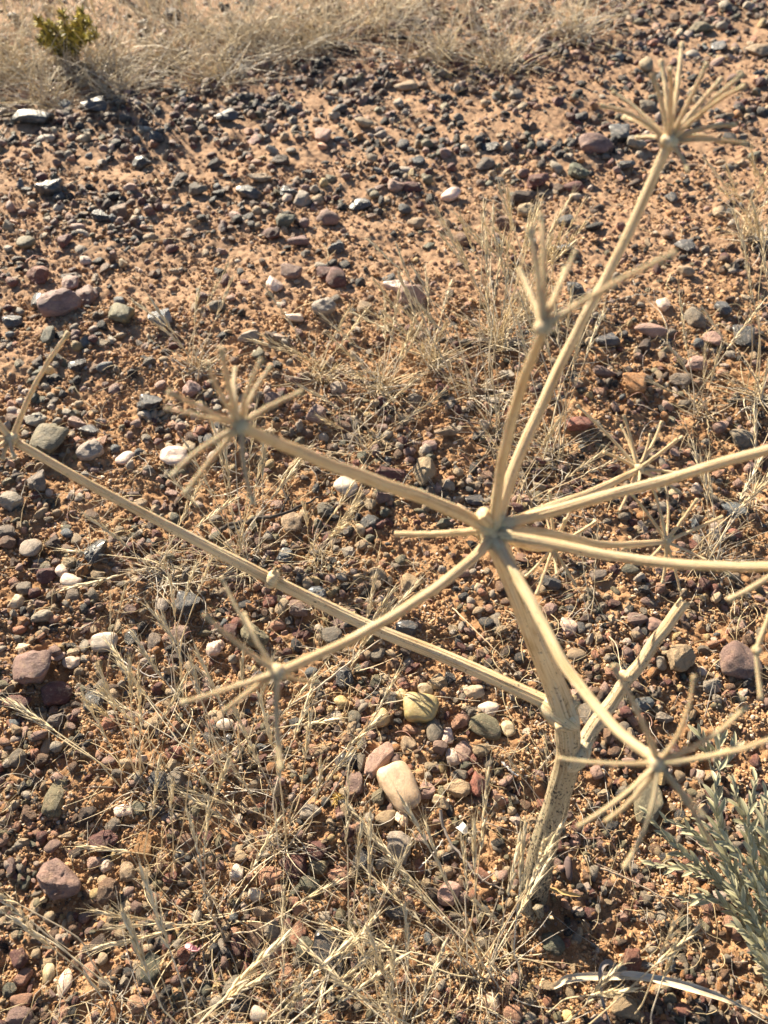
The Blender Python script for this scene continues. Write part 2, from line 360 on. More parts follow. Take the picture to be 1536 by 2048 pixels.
# surveyed stones: x y w h colour shape [rotation]
HERO = """116 1756 82 72 mv a 0|large mauve angular stone with broken edges near the front left
108 1588 38 82 ol s 8|tall narrow knobbly olive-grey stone lying on bare sand
296 1933 38 54 gg s 0|smooth dark greenish stone standing upright below the left tufts
509 1866 38 50 br s 0|red-brown upright stone beside the orange-red one near the front
595 1861 30 60 co a 14|long narrow orange-red stone in the front gravel
660 1891 62 70 bk r 0|large glossy black stone under thin grass in the front gravel
841 1418 66 50 ye b 8|large flat honey-yellow pebble with a dished top
869 1457 34 53 gr r -8|dark grey oval pebble leaning on the honey-yellow one
970 1453 64 42 ol r 22|long olive-brown pebble beside a small tan triangular one
758 1519 44 72 pk s 28|pale pink oblong stone touching the milky quartz block
800 1576 64 88 cr b -28|milky cream quartz block with rounded corners, brightest in the gravel
956 1571 34 46 re a 10|brick-red pointed stone right of the milky quartz block
898 1788 50 42 pk s 0|dusty pink rounded stone behind the front grass tuft
1300 1590 54 88 ol s 10|big olive-brown block seen through the near right umbel rays
1360 1324 50 48 ta a 0|rough tan-grey rock on sand right of the broken stub
1477 1328 74 66 mv s 20|big folded mauve rock near the right edge
1288 1407 44 28 bl a 0|flat blue-grey slate chip right of the broken stub
59 1094 40 40 pg r 0|pale grey rounded stone near the left edge
143 1159 38 27 pw r 0|pinkish white oval pebble paired with a smaller round one
205 1279 50 33 wh b -8|white oblong pebble in the left gravel patch
372 1197 52 50 sl a 0|large dark slate block in front of the long side branch
68 1334 76 68 mv a -10|big mauve-brown rough rock at the left edge
108 1377 54 44 ma s -20|red-brown wedge rock touching the big mauve-brown one
184 1392 36 46 sl s 0|dark grey upright stone with a pale chipped face
508 1268 56 50 ol a 0|grey-green speckled rock behind the lower left umbel
688 1349 38 40 sl s 0|dark slate pebble above the small yellow pebble
75 551 40 34 re a 0|salmon-red flat-topped stone at the upper left edge
85 600 42 40 bk a 0|black angular stone with a glinting flat top
125 620 78 46 mv a -22|large pink-brown rock with a bright sloping face
247 635 48 60 ol a 0|tall olive-grey wedge-shaped stone on the sand
324 644 42 38 bl s 0|blue slate stone right of the olive wedge
549 573 34 42 pw a 0|pinkish white angular stone throwing a long shadow on sand
673 567 38 34 ma r 0|domed red-brown stone on smooth sand
650 629 44 32 pg a 0|pale grey square rock on smooth sand
300 806 50 38 bk a 0|black block with a bright flat top left of an umbel
103 884 66 60 ol a 10|big dark olive rock below the left branch tip
184 902 46 38 pg a 0|whitish grey rough stone under the left branch
248 910 38 26 pw r 0|pinkish cream oval pebble right of the whitish stone
350 912 56 42 pw s 0|large chalky white stone behind the blurred umbel
691 969 46 36 wh r 0|bright milky white pebble touching the upper left branch
783 949 60 28 ma a 14|long maroon stone above the upper left branch
851 942 42 56 ta s 10|tan speckled upright rock above the central joint
825 602 54 40 pk a -18|big pink rock on the edge of the smooth sand
1158 852 50 28 re a 0|flat brick-red stone among upright grass
1268 774 42 40 oc s 0|ochre-brown round rock among dry grass
1298 672 64 26 pk r 0|long pink sausage-shaped pebble at the right
1475 1014 50 32 bl s 0|blue-grey flat stone behind the right branches
70 240 78 28 sl a 0|long dark slab at the far left of the track
578 386 34 24 bk s 0|blue-black stone on the far sandy track
655 436 42 26 mv r 0|pinkish grey oval stone on the far sandy track
155 453 30 17 pk r 0|bright pink flat pebble at the far left
52 488 34 28 ol r 0|olive-grey round cobble near the left edge of the sand
1238 273 38 28 sl s 0|dark slate cobble left of the far right umbel
1190 293 60 30 mv s 0|broad pinkish brown rock left of the far right umbel
1113 332 26 26 pg r 0|round white-topped cobble on the far right track
902 385 38 24 pw r 0|smooth cream-pink egg-shaped pebble on far sand
1289 138 26 24 ta r 0|round tan cobble behind the far right umbel
1146 372 40 18 ma r 0|smooth maroon oblong pebble on the far right track"""
REST = """15 1607 14 18 wh r;48 1621 35 32 br a;165 1626 38 35 db a;200 1673 55 42 ma a;218 1641 30 28 gr r;240 1613 38 25 pw r;272 1608 28 25 gg s
52 1675 24 20 gg r;76 1664 25 22 ma s;98 1658 20 16 sa s;98 1686 30 26 mv r;178 1718 26 25 pk s;202 1721 28 25 pw s;279 1681 33 47 oc s
350 1696 25 20 sl s;212 1776 42 46 br a;194 1752 22 22 ta a;181 1778 24 20 ye s;188 1883 35 37 db r;248 1733 28 36 ta s;126 1851 12 24 wh r
30 1913 40 36 ma a;39 1950 36 30 sa s;87 1942 22 34 cr r;121 1961 28 48 pw r;82 1920 28 24 ta s;170 1936 32 40 sa a;38 1999 40 25 sa s
36 2031 46 30 mv a;12 1976 26 26 gg s;278 1948 22 34 gr s;245 1938 26 20 sl s;270 2004 38 30 sa s;314 1850 28 20 cr s;408 1661 23 28 ma r
368 1671 40 24 br r;590 1728 42 42 ma s;631 1696 42 36 ma s;538 1744 47 33 sa s;552 1774 28 26 sa a;725 1713 40 38 sl s;635 1728 36 25 ol s
618 1764 42 28 gg a;678 1751 42 42 sa a;509 1783 33 24 wh s;482 1781 18 18 cr r;512 1725 28 18 ta r;470 1736 26 30 wh s;525 1821 45 30 ta a
542 1856 30 32 pg a;572 1848 26 28 ma s;605 1891 42 42 gg s;552 1886 30 34 sa s;535 1903 30 22 pg r;534 1931 30 28 br s;570 1943 30 34 sa s
470 1886 24 36 ma s;488 1898 20 22 ma s;465 1936 18 18 sl r;427 1943 18 28 ye r;431 1970 18 18 ye r;470 1971 48 44 gr a;408 1973 24 28 gg r
478 2003 36 30 sl s;518 2026 33 26 wh r;220 2016 30 46 oc a;598 1811 28 24 sa a;555 1801 24 30 br s;645 1831 28 26 pg s;372 1606 20 18 sl r
350 1561 42 44 gr s;320 1556 46 40 sl a;620 1618 42 28 pg r;710 1566 36 42 mv s;812 1365 26 20 re s;851 1376 29 28 cr s;874 1362 36 30 ta a
801 1389 27 24 ye s;760 1436 37 33 ye r;921 1444 33 29 sa a;1016 1457 27 31 cr s;893 1472 25 30 pw a;977 1415 40 27 pw r;937 1411 28 17 cr s
947 1384 38 26 cr s;927 1503 34 44 pk r;906 1513 26 31 pw s;963 1501 38 30 ta a;817 1485 29 31 ta s;789 1482 17 15 wh r;788 1519 26 26 mv a
854 1583 30 29 pk s;915 1580 50 36 ta a;889 1544 25 20 co a;920 1552 30 22 gr s;882 1606 34 28 cr a;883 1583 16 22 ol r;778 1612 21 30 mv s
802 1636 24 35 cr a;739 1636 18 20 wh s;772 1638 40 28 ta r;757 1592 24 32 ol s;704 1519 22 30 bk s;721 1522 20 44 gr r;995 1603 18 26 wh s
1026 1597 27 19 pg s;1012 1577 30 16 br r;1088 1610 26 28 re a;910 1642 16 21 ol r;926 1642 13 16 bk s;799 1696 48 55 pg a;734 1675 28 22 oc a
755 1677 16 16 sa r;822 1454 32 20 sa a;880 1498 30 26 mv a;1054 1462 15 20 wh r;709 1431 26 26 gr s;704 1454 20 30 ta r;725 1483 20 28 db s
743 1467 24 16 pk s;1122 1717 12 18 gg r;1159 1823 24 20 bk r;1240 1937 38 22 pg a;1271 1919 34 48 re a;1306 1925 48 14 bl a;1253 2013 52 40 ta s
1139 2028 28 34 ye s;985 2006 30 32 cr s;1024 2031 38 32 sa s;1108 1886 42 36 gg s;1133 1881 20 22 re s;877 1923 26 24 cr r;793 1778 20 20 cr r
820 1800 20 22 sa s;790 1821 40 26 sl s;1448 1783 30 20 pw r;1375 2016 30 24 re s;1153 1681 22 20 pk s;1178 1686 20 18 ta s;1230 1646 28 18 sl r
1368 1546 28 22 ta s;1100 1217 28 27 pk s;1138 1249 32 34 pw s;1163 1254 20 24 sl s;1273 1236 38 24 mv s;1315 1247 40 28 pk s;1000 1264 30 20 ta r
993 1231 20 18 pg s;1153 1309 38 23 ta r;1100 1164 40 36 sl a;1198 1146 32 26 gr s;1263 1134 34 20 gg r;820 1161 36 33 ta s;813 1261 46 34 sl a
1425 1371 40 26 pg a;1405 1341 23 20 pw r;1333 1429 34 22 pg a;1178 1424 38 50 gr s;1223 1467 24 26 sa s;1243 1402 24 26 cr r;1233 1497 26 22 br r
1148 1367 18 18 pk r;1128 1344 26 30 db s;785 1297 30 18 ta s;813 1314 20 18 wh s;790 1319 22 22 br s;960 1309 20 20 br r;975 1319 16 18 re s
900 1351 24 30 bk a;845 1350 20 18 br s;1483 1394 28 20 ol s;1418 1269 14 12 ye r;1431 1276 12 14 wh r;1508 1279 14 12 wh r;1313 1304 18 18 oc s
1220 1189 18 16 ta r;943 1197 18 18 wh r;958 1174 18 18 cr r;15 1060 30 26 gr s;12 1080 34 26 br s;190 1104 34 46 sl a;105 1084 32 24 db a
128 1049 26 18 gg s;140 1123 36 23 ta s;122 1140 24 27 pw r;92 1149 34 30 ma a;193 1144 30 24 ta a;45 1172 29 27 gr s;30 1199 26 26 cr s;58 1197 20 26 wh r
143 1189 28 28 gr r;80 1227 38 25 pg a;105 1231 26 17 sa r;42 1239 24 20 oc s;95 1251 34 16 bk r;131 1280 32 14 bk r;136 1295 33 16 cr r;165 1284 22 26 pg s
113 1308 27 17 pk s;137 1317 33 23 wh s;166 1307 22 17 pg r;40 1291 29 22 cr s;187 1244 23 16 sa r;257 1263 27 32 bk s;277 1240 22 20 bk a;302 1266 24 34 gr s
356 1254 34 30 mv s;322 1200 24 28 pg a;30 1397 50 30 ma a;194 1360 24 22 gr s;107 1430 27 28 gr s;211 1436 26 26 co s;257 1419 32 20 mv r;303 1436 34 32 ta s
83 1482 22 34 ta r;27 1507 34 36 gr s;74 1510 26 26 br s;152 1368 16 20 pk r;427 1281 33 36 pw a;458 1258 30 34 ma s;564 1212 28 30 ta r;552 1243 32 20 sa r
598 1217 36 30 mv s;538 1197 30 26 re s;635 1184 36 24 bl s;628 1161 28 20 ye s;661 1155 22 18 pk r;685 1153 26 20 pg s;569 1104 33 27 bl s;580 1038 42 42 ta s
565 1075 16 16 wh r;662 1076 16 18 ta r;698 1101 28 22 pg s;723 1083 24 24 ta r;665 1113 20 18 bk s;540 1096 16 20 gr r;465 1141 36 20 mv s;740 1036 42 30 sl s
755 1149 34 32 ta s;663 1269 40 34 gr r;682 1400 29 24 ye r;672 1425 29 20 wh r;755 1302 36 24 gr s;765 1347 20 20 cr r;390 1353 24 14 pk s;447 1439 34 24 pw r
478 1441 28 28 pk a;453 1472 24 30 sl s;345 1500 32 26 re s;262 1472 20 16 cr r;590 1439 26 24 sl a;637 1416 22 14 ta r;658 1412 16 14 ye r;693 1520 44 30 bk s
598 1257 26 22 ma s;487 1199 26 18 sl s;139 566 34 28 pk s;141 550 42 20 gr a;174 594 40 36 mv a;238 598 26 16 bl r;24 641 38 28 sl s;583 557 40 26 mv s
650 556 30 22 ma s;688 532 26 22 bk a;663 530 26 18 bk s;642 541 24 14 pg s;721 572 20 20 bk s;706 565 14 12 gr r;440 540 28 20 bk s;481 541 16 16 sl s
452 564 20 20 ma s;491 567 18 18 ma s;407 594 28 14 mv s;437 621 32 22 gr a;590 645 34 20 wh s;672 607 24 16 gr s;729 623 28 24 ta a;562 609 18 14 wh s
311 537 18 26 db a;208 532 18 24 br a;170 516 28 16 pw s;448 672 30 16 bk s;498 682 42 22 pg a;101 680 24 36 gg s;122 674 20 22 bk r;77 728 24 28 db a
78 746 24 22 gg r;154 727 30 28 sl a;108 754 24 22 bk r;148 757 24 18 bk r;229 772 26 22 mv s;308 832 16 16 cr r;22 802 20 16 sa r;37 820 24 20 pw r
73 842 42 30 pg a;27 839 24 18 bk s;152 840 34 24 pk a;178 857 36 26 sl s;143 867 14 18 cr r;77 967 40 38 gr a;22 1004 46 34 pg a;157 991 20 14 wh r
278 998 28 22 ta s;298 940 26 18 gr s;343 977 30 20 mv s;416 880 22 26 sl s;377 892 28 26 ta s;397 857 20 14 pw s;320 764 22 22 pk s;547 805 34 26 mv s
678 777 32 24 pg s;565 789 20 18 ma a;633 838 40 34 mv s;686 853 36 22 br r;697 869 42 20 gr r;757 868 26 18 bl r;651 1010 32 26 gr s;385 777 34 30 pk a
652 733 24 18 ta r;470 722 22 16 br s;793 577 50 28 pw a;828 794 30 20 gr r;888 789 24 20 sl s;903 802 16 22 wh s;945 684 26 18 pk r;955 780 36 20 br a
893 862 46 20 ta s;972 841 24 26 wh s;860 884 28 22 mv s;820 897 26 26 mv a;775 912 20 16 bl r;951 989 40 28 sl s;845 977 22 26 gg s;863 995 26 16 pw r
888 996 18 16 br r;900 952 18 14 co s;1385 640 42 42 gr s;1323 615 30 30 pw a;1388 737 44 26 pk s;1210 745 46 20 mv s;1360 765 44 28 gr s;1238 557 28 22 gr r
1148 592 34 26 bk s;1213 687 44 30 sl s;1345 828 22 22 gg r;1488 872 46 36 gr s;1493 592 24 16 cr s;1368 552 30 24 ta s;1443 624 28 26 sl s;1423 682 34 30 pk s
1483 682 40 40 bk s;1488 982 24 22 cr s;778 557 26 22 sl s;128 205 30 18 bl s;190 215 52 24 sl a;364 188 18 16 bl r;253 172 18 12 wh s;258 190 26 16 pk s
290 166 24 16 wh s;172 257 30 18 bk s;82 273 20 14 wh s;100 278 20 14 wh r;290 258 36 14 wh a;270 277 22 16 gr a;313 280 30 20 sl r;230 288 34 16 bk s
284 333 36 22 bk s;360 368 30 28 db a;397 386 34 22 gr s;440 387 24 16 bk s;604 402 34 26 pg s;636 396 26 20 ta s;721 410 40 24 sl a;500 388 50 28 sl a
472 430 26 24 mv s;497 435 20 22 bk s;506 450 20 20 sl s;570 448 36 26 gg s;543 473 36 22 ma s;281 441 22 18 bl r;240 428 36 26 br a;203 436 34 24 bk a
165 463 30 12 wh a;118 416 24 14 wh a;94 436 16 14 cr r;100 384 50 34 sl a;265 382 30 20 pk s;296 411 24 14 pw s;84 354 24 12 ma s;131 483 28 24 ma s
162 494 22 22 gr r;376 468 20 18 br s;297 470 28 20 ta s;345 495 26 16 ma s;597 487 40 22 mv s;672 502 32 20 sl a;646 278 30 24 pk s;645 293 18 22 sa a
729 252 36 20 ta r;680 222 30 20 sl s;411 216 34 16 ta a;453 237 44 20 sl a;587 218 28 18 sl s;510 275 26 22 ma s;530 272 26 14 pg s;545 303 26 14 pg s
583 304 20 18 gr s;562 326 34 20 db s;615 346 20 18 sl s;427 328 28 18 sl s;520 358 50 18 ta a;345 44 34 20 db s;1272 290 36 22 pg a;1157 343 38 30 gg a
1077 360 44 28 ma s;1152 388 24 14 pg s;1047 390 52 26 db s;1054 415 34 26 ta a;1015 444 44 22 br a;861 285 30 18 br s;890 277 22 20 bk a;806 287 28 22 sl a
860 252 26 16 bk s;890 306 24 22 mv s;931 294 20 18 pg a;983 290 36 18 bk s;972 324 34 22 gr a;813 337 30 16 wh s;836 322 28 18 bl s;790 350 18 14 bk r
792 372 32 22 pk s;824 371 36 20 ma s;832 444 36 20 ta r;810 418 26 22 sl s;926 480 32 24 br r;1131 441 32 20 sl r;1190 452 34 18 bk s;1130 502 34 20 sl s
1368 498 28 26 sl s;1335 472 26 24 br s;1346 393 26 22 sl r;1438 425 26 22 ta s;1398 57 46 20 ol s;1438 94 28 24 sl s;1388 106 32 14 pg s;1388 160 28 18 bk s
1430 124 40 12 pk s;1518 103 40 22 ta s;1123 53 18 16 bk s;1298 210 34 22 gr s;1163 232 26 18 sl s;998 190 26 14 wh r;1033 190 26 18 gr s;1118 208 26 18 ma s
812 166 44 20 ta s;1088 92 34 22 db s;1460 277 26 22 bk s;1255 325 36 18 bk s;1458 335 36 16 gr s;1260 35 16 14 cr s"""
stones = []
for ln in HERO.split('\n'):
    a, lab = ln.split('|'); a = a.split(); stones.append(dict(x=float(a[0]), y=float(a[1]), w=float(a[2]), h=float(a[3]), c=a[4], s=a[5], rot=float(a[6]), label=lab))
for ln in REST.replace('\n', ';').split(';'):
    a = ln.split()
    if a: stones.append(dict(x=float(a[0]), y=float(a[1]), w=float(a[2]), h=float(a[3]), c=a[4], s=a[5], rot=None, label=None))
for s in stones: s['area'] = s['w']*s['h']
heroes = [s for s in stones if s['label']]
plain = sorted([s for s in stones if not s['label']], key=lambda s: -s['area'])
single, small_rest = plain[:300-len(heroes)], plain[300-len(heroes):]
# short names of the landmark stones, for saying where the plain ones lie
SHORT = ['large mauve angular stone', 'knobbly olive stone', 'dark greenish upright stone', 'red-brown upright stone', 'long orange-red stone', 'large glossy black stone',
 'honey-yellow pebble', 'dark grey oval pebble', 'long olive-brown pebble', 'pale pink oblong stone', 'milky quartz block', 'brick-red pointed stone', 'dusty pink rounded stone',
 'big olive-brown block', 'rough tan-grey rock', 'folded mauve rock', 'blue-grey slate chip', 'pale grey rounded stone', 'pinkish white oval pebble', 'white oblong pebble',
 'large dark slate block', 'big mauve-brown rock', 'red-brown wedge rock', 'dark grey chipped stone', 'grey-green speckled rock', 'dark slate pebble', 'salmon-red flat-topped stone',
 'glinting black stone', 'large pink-brown rock', 'olive-grey wedge stone', 'blue slate stone', 'pinkish white angular stone', 'domed red-brown stone', 'pale grey square rock',
 'bright-topped black block', 'big dark olive rock', 'whitish grey rough stone', 'pinkish cream pebble', 'chalky white stone', 'bright milky pebble', 'long maroon stone',
 'tan speckled rock', 'big pink rock', 'flat brick-red stone', 'ochre-brown round rock', 'pink sausage-shaped pebble', 'blue-grey flat stone', 'long dark slab', 'blue-black stone',
 'pinkish grey oval stone', 'bright pink flat pebble', 'olive-grey round cobble', 'dark slate cobble', 'broad pinkish brown rock', 'white-topped cobble', 'egg-shaped pink pebble',
 'round tan cobble', 'maroon oblong pebble']
for s, n_ in zip(heroes, SHORT): s['short'] = n_
def sector(a, s):
    dx, dy = s['x']-a['x'], (s['y']-a['y'])
    d = math.hypot(dx, dy); t = math.degrees(math.atan2(-dy, dx)) % 360
    k = int(((t+22.5) % 360)//45)
    return d, ['right of', 'behind and right of', 'behind', 'behind and left of', 'left of', 'in front and left of', 'in front of', 'in front and right of'][k]
used = set(s['label'] for s in heroes)
SH = {'b': 'blocky', 'a': 'angular', 's': 'blunt', 'r': 'rounded'}
def noun(s): return 'pebble' if s['s'] == 'r' or s['area'] < 600 else 'stone'
for s in single:
    done = False
    for a in sorted(heroes, key=lambda a: sector(a, s)[0])[:7]:
        d, w = sector(a, s)
        same = sorted([q for q in plain if q['c'] == s['c'] and sector(a, q)[1] == w], key=lambda q: sector(a, q)[0])
        rank = same.index(s)
        if rank > 2: continue
        word = ['nearest', 'second', 'third'][rank]
        lab = f"{SH[s['s']]} {PAL[s['c']][2]} {noun(s)}, {word} {PAL[s['c']][2]} one {w} the {a['short']}" if rank else \
              f"{SH[s['s']]} {PAL[s['c']][2]} {noun(s)}, nearest such one {w} the {a['short']}"
        if lab not in used: s['label'] = lab; used.add(lab); done = True; break
    if not done:
        for a in sorted(heroes, key=lambda a: sector(a, s)[0])[:40]:
            d, w = sector(a, s)
            same = sorted([q for q in plain if q['c'] == s['c'] and q['s'] == s['s'] and sector(a, q)[1] == w], key=lambda q: sector(a, q)[0])
            if same[0] is s:
                lab = f"{PAL[s['c']][2]} {noun(s)}, nearest {SH[s['s']]} one {w} the {a['short']}"
                if lab not in used: s['label'] = lab; used.add(lab); break
        else: print('NO LABEL', s)
for s in single:
    if len(s['label'].split()) > 16: s['label'] = s['label'].replace(', nearest such one', ', nearest').replace(', second '+PAL[s['c']][2]+' one', ', second').replace(', third '+PAL[s['c']][2]+' one', ', third')

def dims(s):
    th = PITCH+math.atan((s['y']-1024)/FPX); p = on_z(s['x'], s['y'], 0.006)
    k = ((p-EYE)@FWD)/FPX*1.10; Wd, Hd = s['w']*k, s['h']*k
    c = (0.66 if s['s'] != 'a' else 0.82)*min(Wd, Hd); ct, st = math.cos(th), math.sin(th)
    if th < R(45): c = min(Hd*0.9, Wd*0.66)
    b = math.sqrt(max(Hd*Hd-(c*ct)**2, (0.45*Hd)**2))/st; b = min(b, 1.9*Wd if s['h'] > s['w']*1.3 else 1.3*Wd)
    return p, Wd, b, c
occupied = []
def put_stone(s, i):
    p, a, b, c = dims(s); rg = random.Random(i*13+5)
    col, mk_, _ = PAL[s['c']]
    me = templ(s['s'], rg.randrange(CNT[s['s']]), mk_)
    o = bpy.data.objects.new('stone', me); COL.objects.link(o)
    z = gz(p[0], p[1]); o.location = (p[0], p[1], z+c*0.38)
    o.scale = (a/2, b/2, c/2)
    zr = -R(s['rot']) if s['rot'] is not None else R(rg.uniform(-14, 14))
    if s['rot'] is None and rg.random() < 0.5: zr += math.pi
    o.rotation_euler = (R(rg.uniform(-9, 9)), R(rg.uniform(-9, 9)), zr)
    j = rg.uniform(0.76, 1.0); o.color = (*[min(1, v*j*rg.uniform(0.96, 1.04)) for v in col], 1)
    o['label'] = s['label']; o['category'] = 'stone'; o['group'] = 'larger stones lying on the gravelly soil'
    occupied.append((p[0], p[1], max(a, b)/2))
for i, s in enumerate(heroes+single): put_stone(s, i)

# ---------------------------------------------------------------- scattered gravel and soil crumbs (nobody could count them)
def template_collection(name, kinds, mat, sub):
    c = bpy.data.collections.new(name)
    for k, (ang, n_) in enumerate(kinds):
        for i in range(n_):
            me = stone_template(900+k*50+i, ang, sub, mat, name)
            c.objects.link(bpy.data.objects.new(f'{name}_shape_{k}{i:02d}', me))
    return c
def scatter(name, coll, P, rot, scl, col, ncoll, label):
    me = bpy.data.meshes.new(name); me.vertices.add(len(P)); me.vertices.foreach_set('co', P.astype(np.float32).ravel())
    for nm, v in (('rot', rot), ('scl', scl)):
        a = me.attributes.new(nm, 'FLOAT_VECTOR', 'POINT'); a.data.foreach_set('vector', v.astype(np.float32).ravel())
    a = me.attributes.new('pick', 'INT', 'POINT'); a.data.foreach_set('value', rng.integers(0, ncoll, len(P)).astype(np.int32))
    a = me.attributes.new('col', 'FLOAT_COLOR', 'POINT'); c = np.ones((len(P), 4), np.float32); c[:, :3] = col; a.data.foreach_set('color', c.ravel())
    o = link(name, me, kind='stuff', label=label)
    g = bpy.data.node_groups.new(name, 'GeometryNodeTree')
    g.interface.new_socket('Geometry', in_out='INPUT', socket_type='NodeSocketGeometry'); g.interface.new_socket('Geometry', in_out='OUTPUT', socket_type='NodeSocketGeometry')
    N = g.nodes; gi = N.new('NodeGroupInput'); go = N.new('NodeGroupOutput'); ip = N.new('GeometryNodeInstanceOnPoints')
    ci = N.new('GeometryNodeCollectionInfo'); ci.inputs[0].default_value = coll; ci.inputs[1].default_value = True; ci.inputs[2].default_value = True
    g.links.new(gi.outputs[0], ip.inputs['Points']); g.links.new(ci.outputs[0], ip.inputs['Instance']); ip.inputs['Pick Instance'].default_value = True
    def at(nm, ty):
        q = N.new('GeometryNodeInputNamedAttribute'); q.data_type = ty; q.inputs[0].default_value = nm; return q.outputs[0]
    g.links.new(at('pick', 'INT'), ip.inputs['Instance Index'])
    e = N.new('FunctionNodeEulerToRotation'); g.links.new(at('rot', 'FLOAT_VECTOR'), e.inputs[0]); g.links.new(e.outputs[0], ip.inputs['Rotation'])
    g.links.new(at('scl', 'FLOAT_VECTOR'), ip.inputs['Scale']); g.links.new(ip.outputs[0], go.inputs[0])
    mo = o.modifiers.new(name, 'NODES'); mo.node_group = g
    return o
C_gravel = template_collection('pebble', [(1.0, 9), (0.5, 7), (0.08, 4)], M_gravel, 2)
def soil_crumb_mat():
    m, n, b = nt('soil_crumb')
    base = mk(n, 'ShaderNodeAttribute', attribute_name='col', attribute_type='INSTANCER').outputs['Color']
    tc = mk(n, 'ShaderNodeTexCoord').outputs['Object']
    t = ramp(n, noise(n, tc, 1.8, 4, 0.7), [(0.3, (0.6, 0.52, 0.48)), (0.5, (1, 1, 1)), (0.7, (1.2, 1.15, 1.1))])
    n.links.new(mixc(n, base, t, 0.8, 'MULTIPLY'), b.inputs['Base Color']); b.inputs['Roughness'].default_value = 0.9
    b.inputs['Specular IOR Level'].default_value = 0.2
    bump(n, b, noise(n, tc, 3, 4, 0.7), 0.0012, 0.8); return m
C_crumb = template_collection('crumb', [(0.7, 5), (0.3, 5)], soil_crumb_mat(), 2)
def sample_px(n, y0, y1, dens, mx=110):
    """points spread evenly over ground, thinned by dens(x,y,px,py)"""
    out = []; got = 0
    w0 = on_z(768, y0)[1]; w1 = on_z(768, y1)[1]
    while got < n:
        # sample by picture area so near ground gets finer cover
        px = rng.uniform(-mx, 1536+mx, n*2); py = rng.uniform(y0, y1, n*2)
        dx = (px-768)/FPX; dyv = (1024-py)/FPX
        d = FWD[None, :]+dx[:, None]*np.array([1, 0, 0])+dyv[:, None]*UP; t = -CAM_H/d[:, 2]; P = EYE+d*t[:, None]
        keep = rng.random(len(px)) < dens(P[:, 0], P[:, 1], px, py)
        out.append(P[keep]); got += keep.sum()
    return np.vstack(out)[:n]
CODES = ['sl', 'bk', 'bl', 'gr', 'pg', 'wh', 'cr', 'ta', 'ye', 'oc', 'ol', 'br', 'ma', 're', 'co', 'pk', 'pw', 'mv', 'sa', 'gg', 'db']
WN = np.array([5, 3, 2, 8, 8, 3.5, 8, 16, 2.5, 6, 6, 13, 9, 3, 2.5, 7, 5, 11, 12, 4, 6.]); WN /= WN.sum()
WF = np.array([11, 9, 2, 8, 5, 1.5, 3, 9, 1, 5, 6, 18, 12, 1, 1, 4, 2, 12, 6, 4, 15.]); WF /= WF.sum()
PC = np.array([PAL[c][0] for c in CODES])*0.85
def far_band(px, py):                          # bands of stones that cross the sandy track
    v = py+0.16*(px-300)
    d = 0.22+0.62*np.exp(-((v-250)/70)**2)+0.5*np.exp(-((v-420)/55)**2)+1.0*sstep(640, 820, py)+1.0*np.exp(-((v-150)/60)**2)
    d *= 1-0.85*np.exp(-(((px-560)/360)**2+((py-575)/85)**2))-0.75*np.exp(-(((px-330)/360)**2+((py-335)/38)**2))
    d *= 1-0.8*np.exp(-(((px-1150)/230)**2+((py-450)/65)**2))-0.6*np.exp(-(((px-1320)/130)**2+((py-1190)/170)**2))-0.6*np.exp(-(((px-1280)/170)**2+((py-1800)/130)**2))
    return np.clip(d, 0.04, 1)
def build_gravel():
    def dens(x, y, px, py):
        cl = perlin(x*9, y*9, 21)*0.5+perlin(x*26, y*26, 22)*0.4
        return far_band(px, py)*np.clip(0.55+cl*1.5, 0.06, 1)
    P = sample_px(12500, -60, 700, dens); n1 = len(P)
    P2 = sample_px(15000, 640, 2160, dens); P = np.vstack([P, P2])
    px, py = to_px(P[:, 0], P[:, 1])
    dep = (P-EYE)@FWD
    f = 1-sstep(560, 820, py)
    sz_px = np.where(f > 0.5, 4+19*rng.random(len(P))**2.8, 6.5+21*rng.random(len(P))**2.5)
    sz = sz_px*dep/FPX; sz = np.clip(sz, 0.0028, 0.030)
    occ = np.array(occupied)
    keep = np.ones(len(P), bool)
    for ox, oy, orr in occ: keep &= np.hypot(P[:, 0]-ox, P[:, 1]-oy) > orr*0.8+sz*0.25
    P, sz, f = P[keep], sz[keep], f[keep]
    a = rng.random(len(P)) < f
    ci = np.where(a, rng.choice(len(CODES), len(P), p=WF), rng.choice(len(CODES), len(P), p=WN)); col = PC[ci]
    scl = np.stack([sz*rng.uniform(0.8, 1.3, len(P)), sz*rng.uniform(0.6, 1.05, len(P)), sz*rng.uniform(0.5, 1.0, len(P))], -1)/2
    # the surveyed small pebbles join the mass at their own places
    Q, qs, qc = [], [], []
    for s in small_rest:
        p, w, b, c = dims(s); Q.append(p); qs.append((w/2, b/2, c/2)); qc.append(PAL[s['c']][0])
    P = np.vstack([P, np.array(Q)]); scl = np.vstack([scl, np.array(qs)]); col = np.vstack([col, np.array(qc)])
    z = ground_h(P[:, 0], P[:, 1]); P[:, 2] = z+scl[:, 2]*rng.uniform(0.1, .8, len(P))
    rot = np.stack([rng.normal(0, 0.25, len(P)), rng.normal(0, 0.25, len(P)), rng.uniform(0, 6.28, len(P))], -1)
    nq = len(Q); rot[-nq:, 2] = rng.uniform(-0.3, 0.3, nq)
    col = np.clip(col*rng.uniform(0.8, 1.25, (len(P), 1)), 0, 0.8)
    scatter('gravel', C_gravel, P, rot, scl, col, 20, 'mixed multicoloured gravel scattered over the sandy soil')
build_gravel()
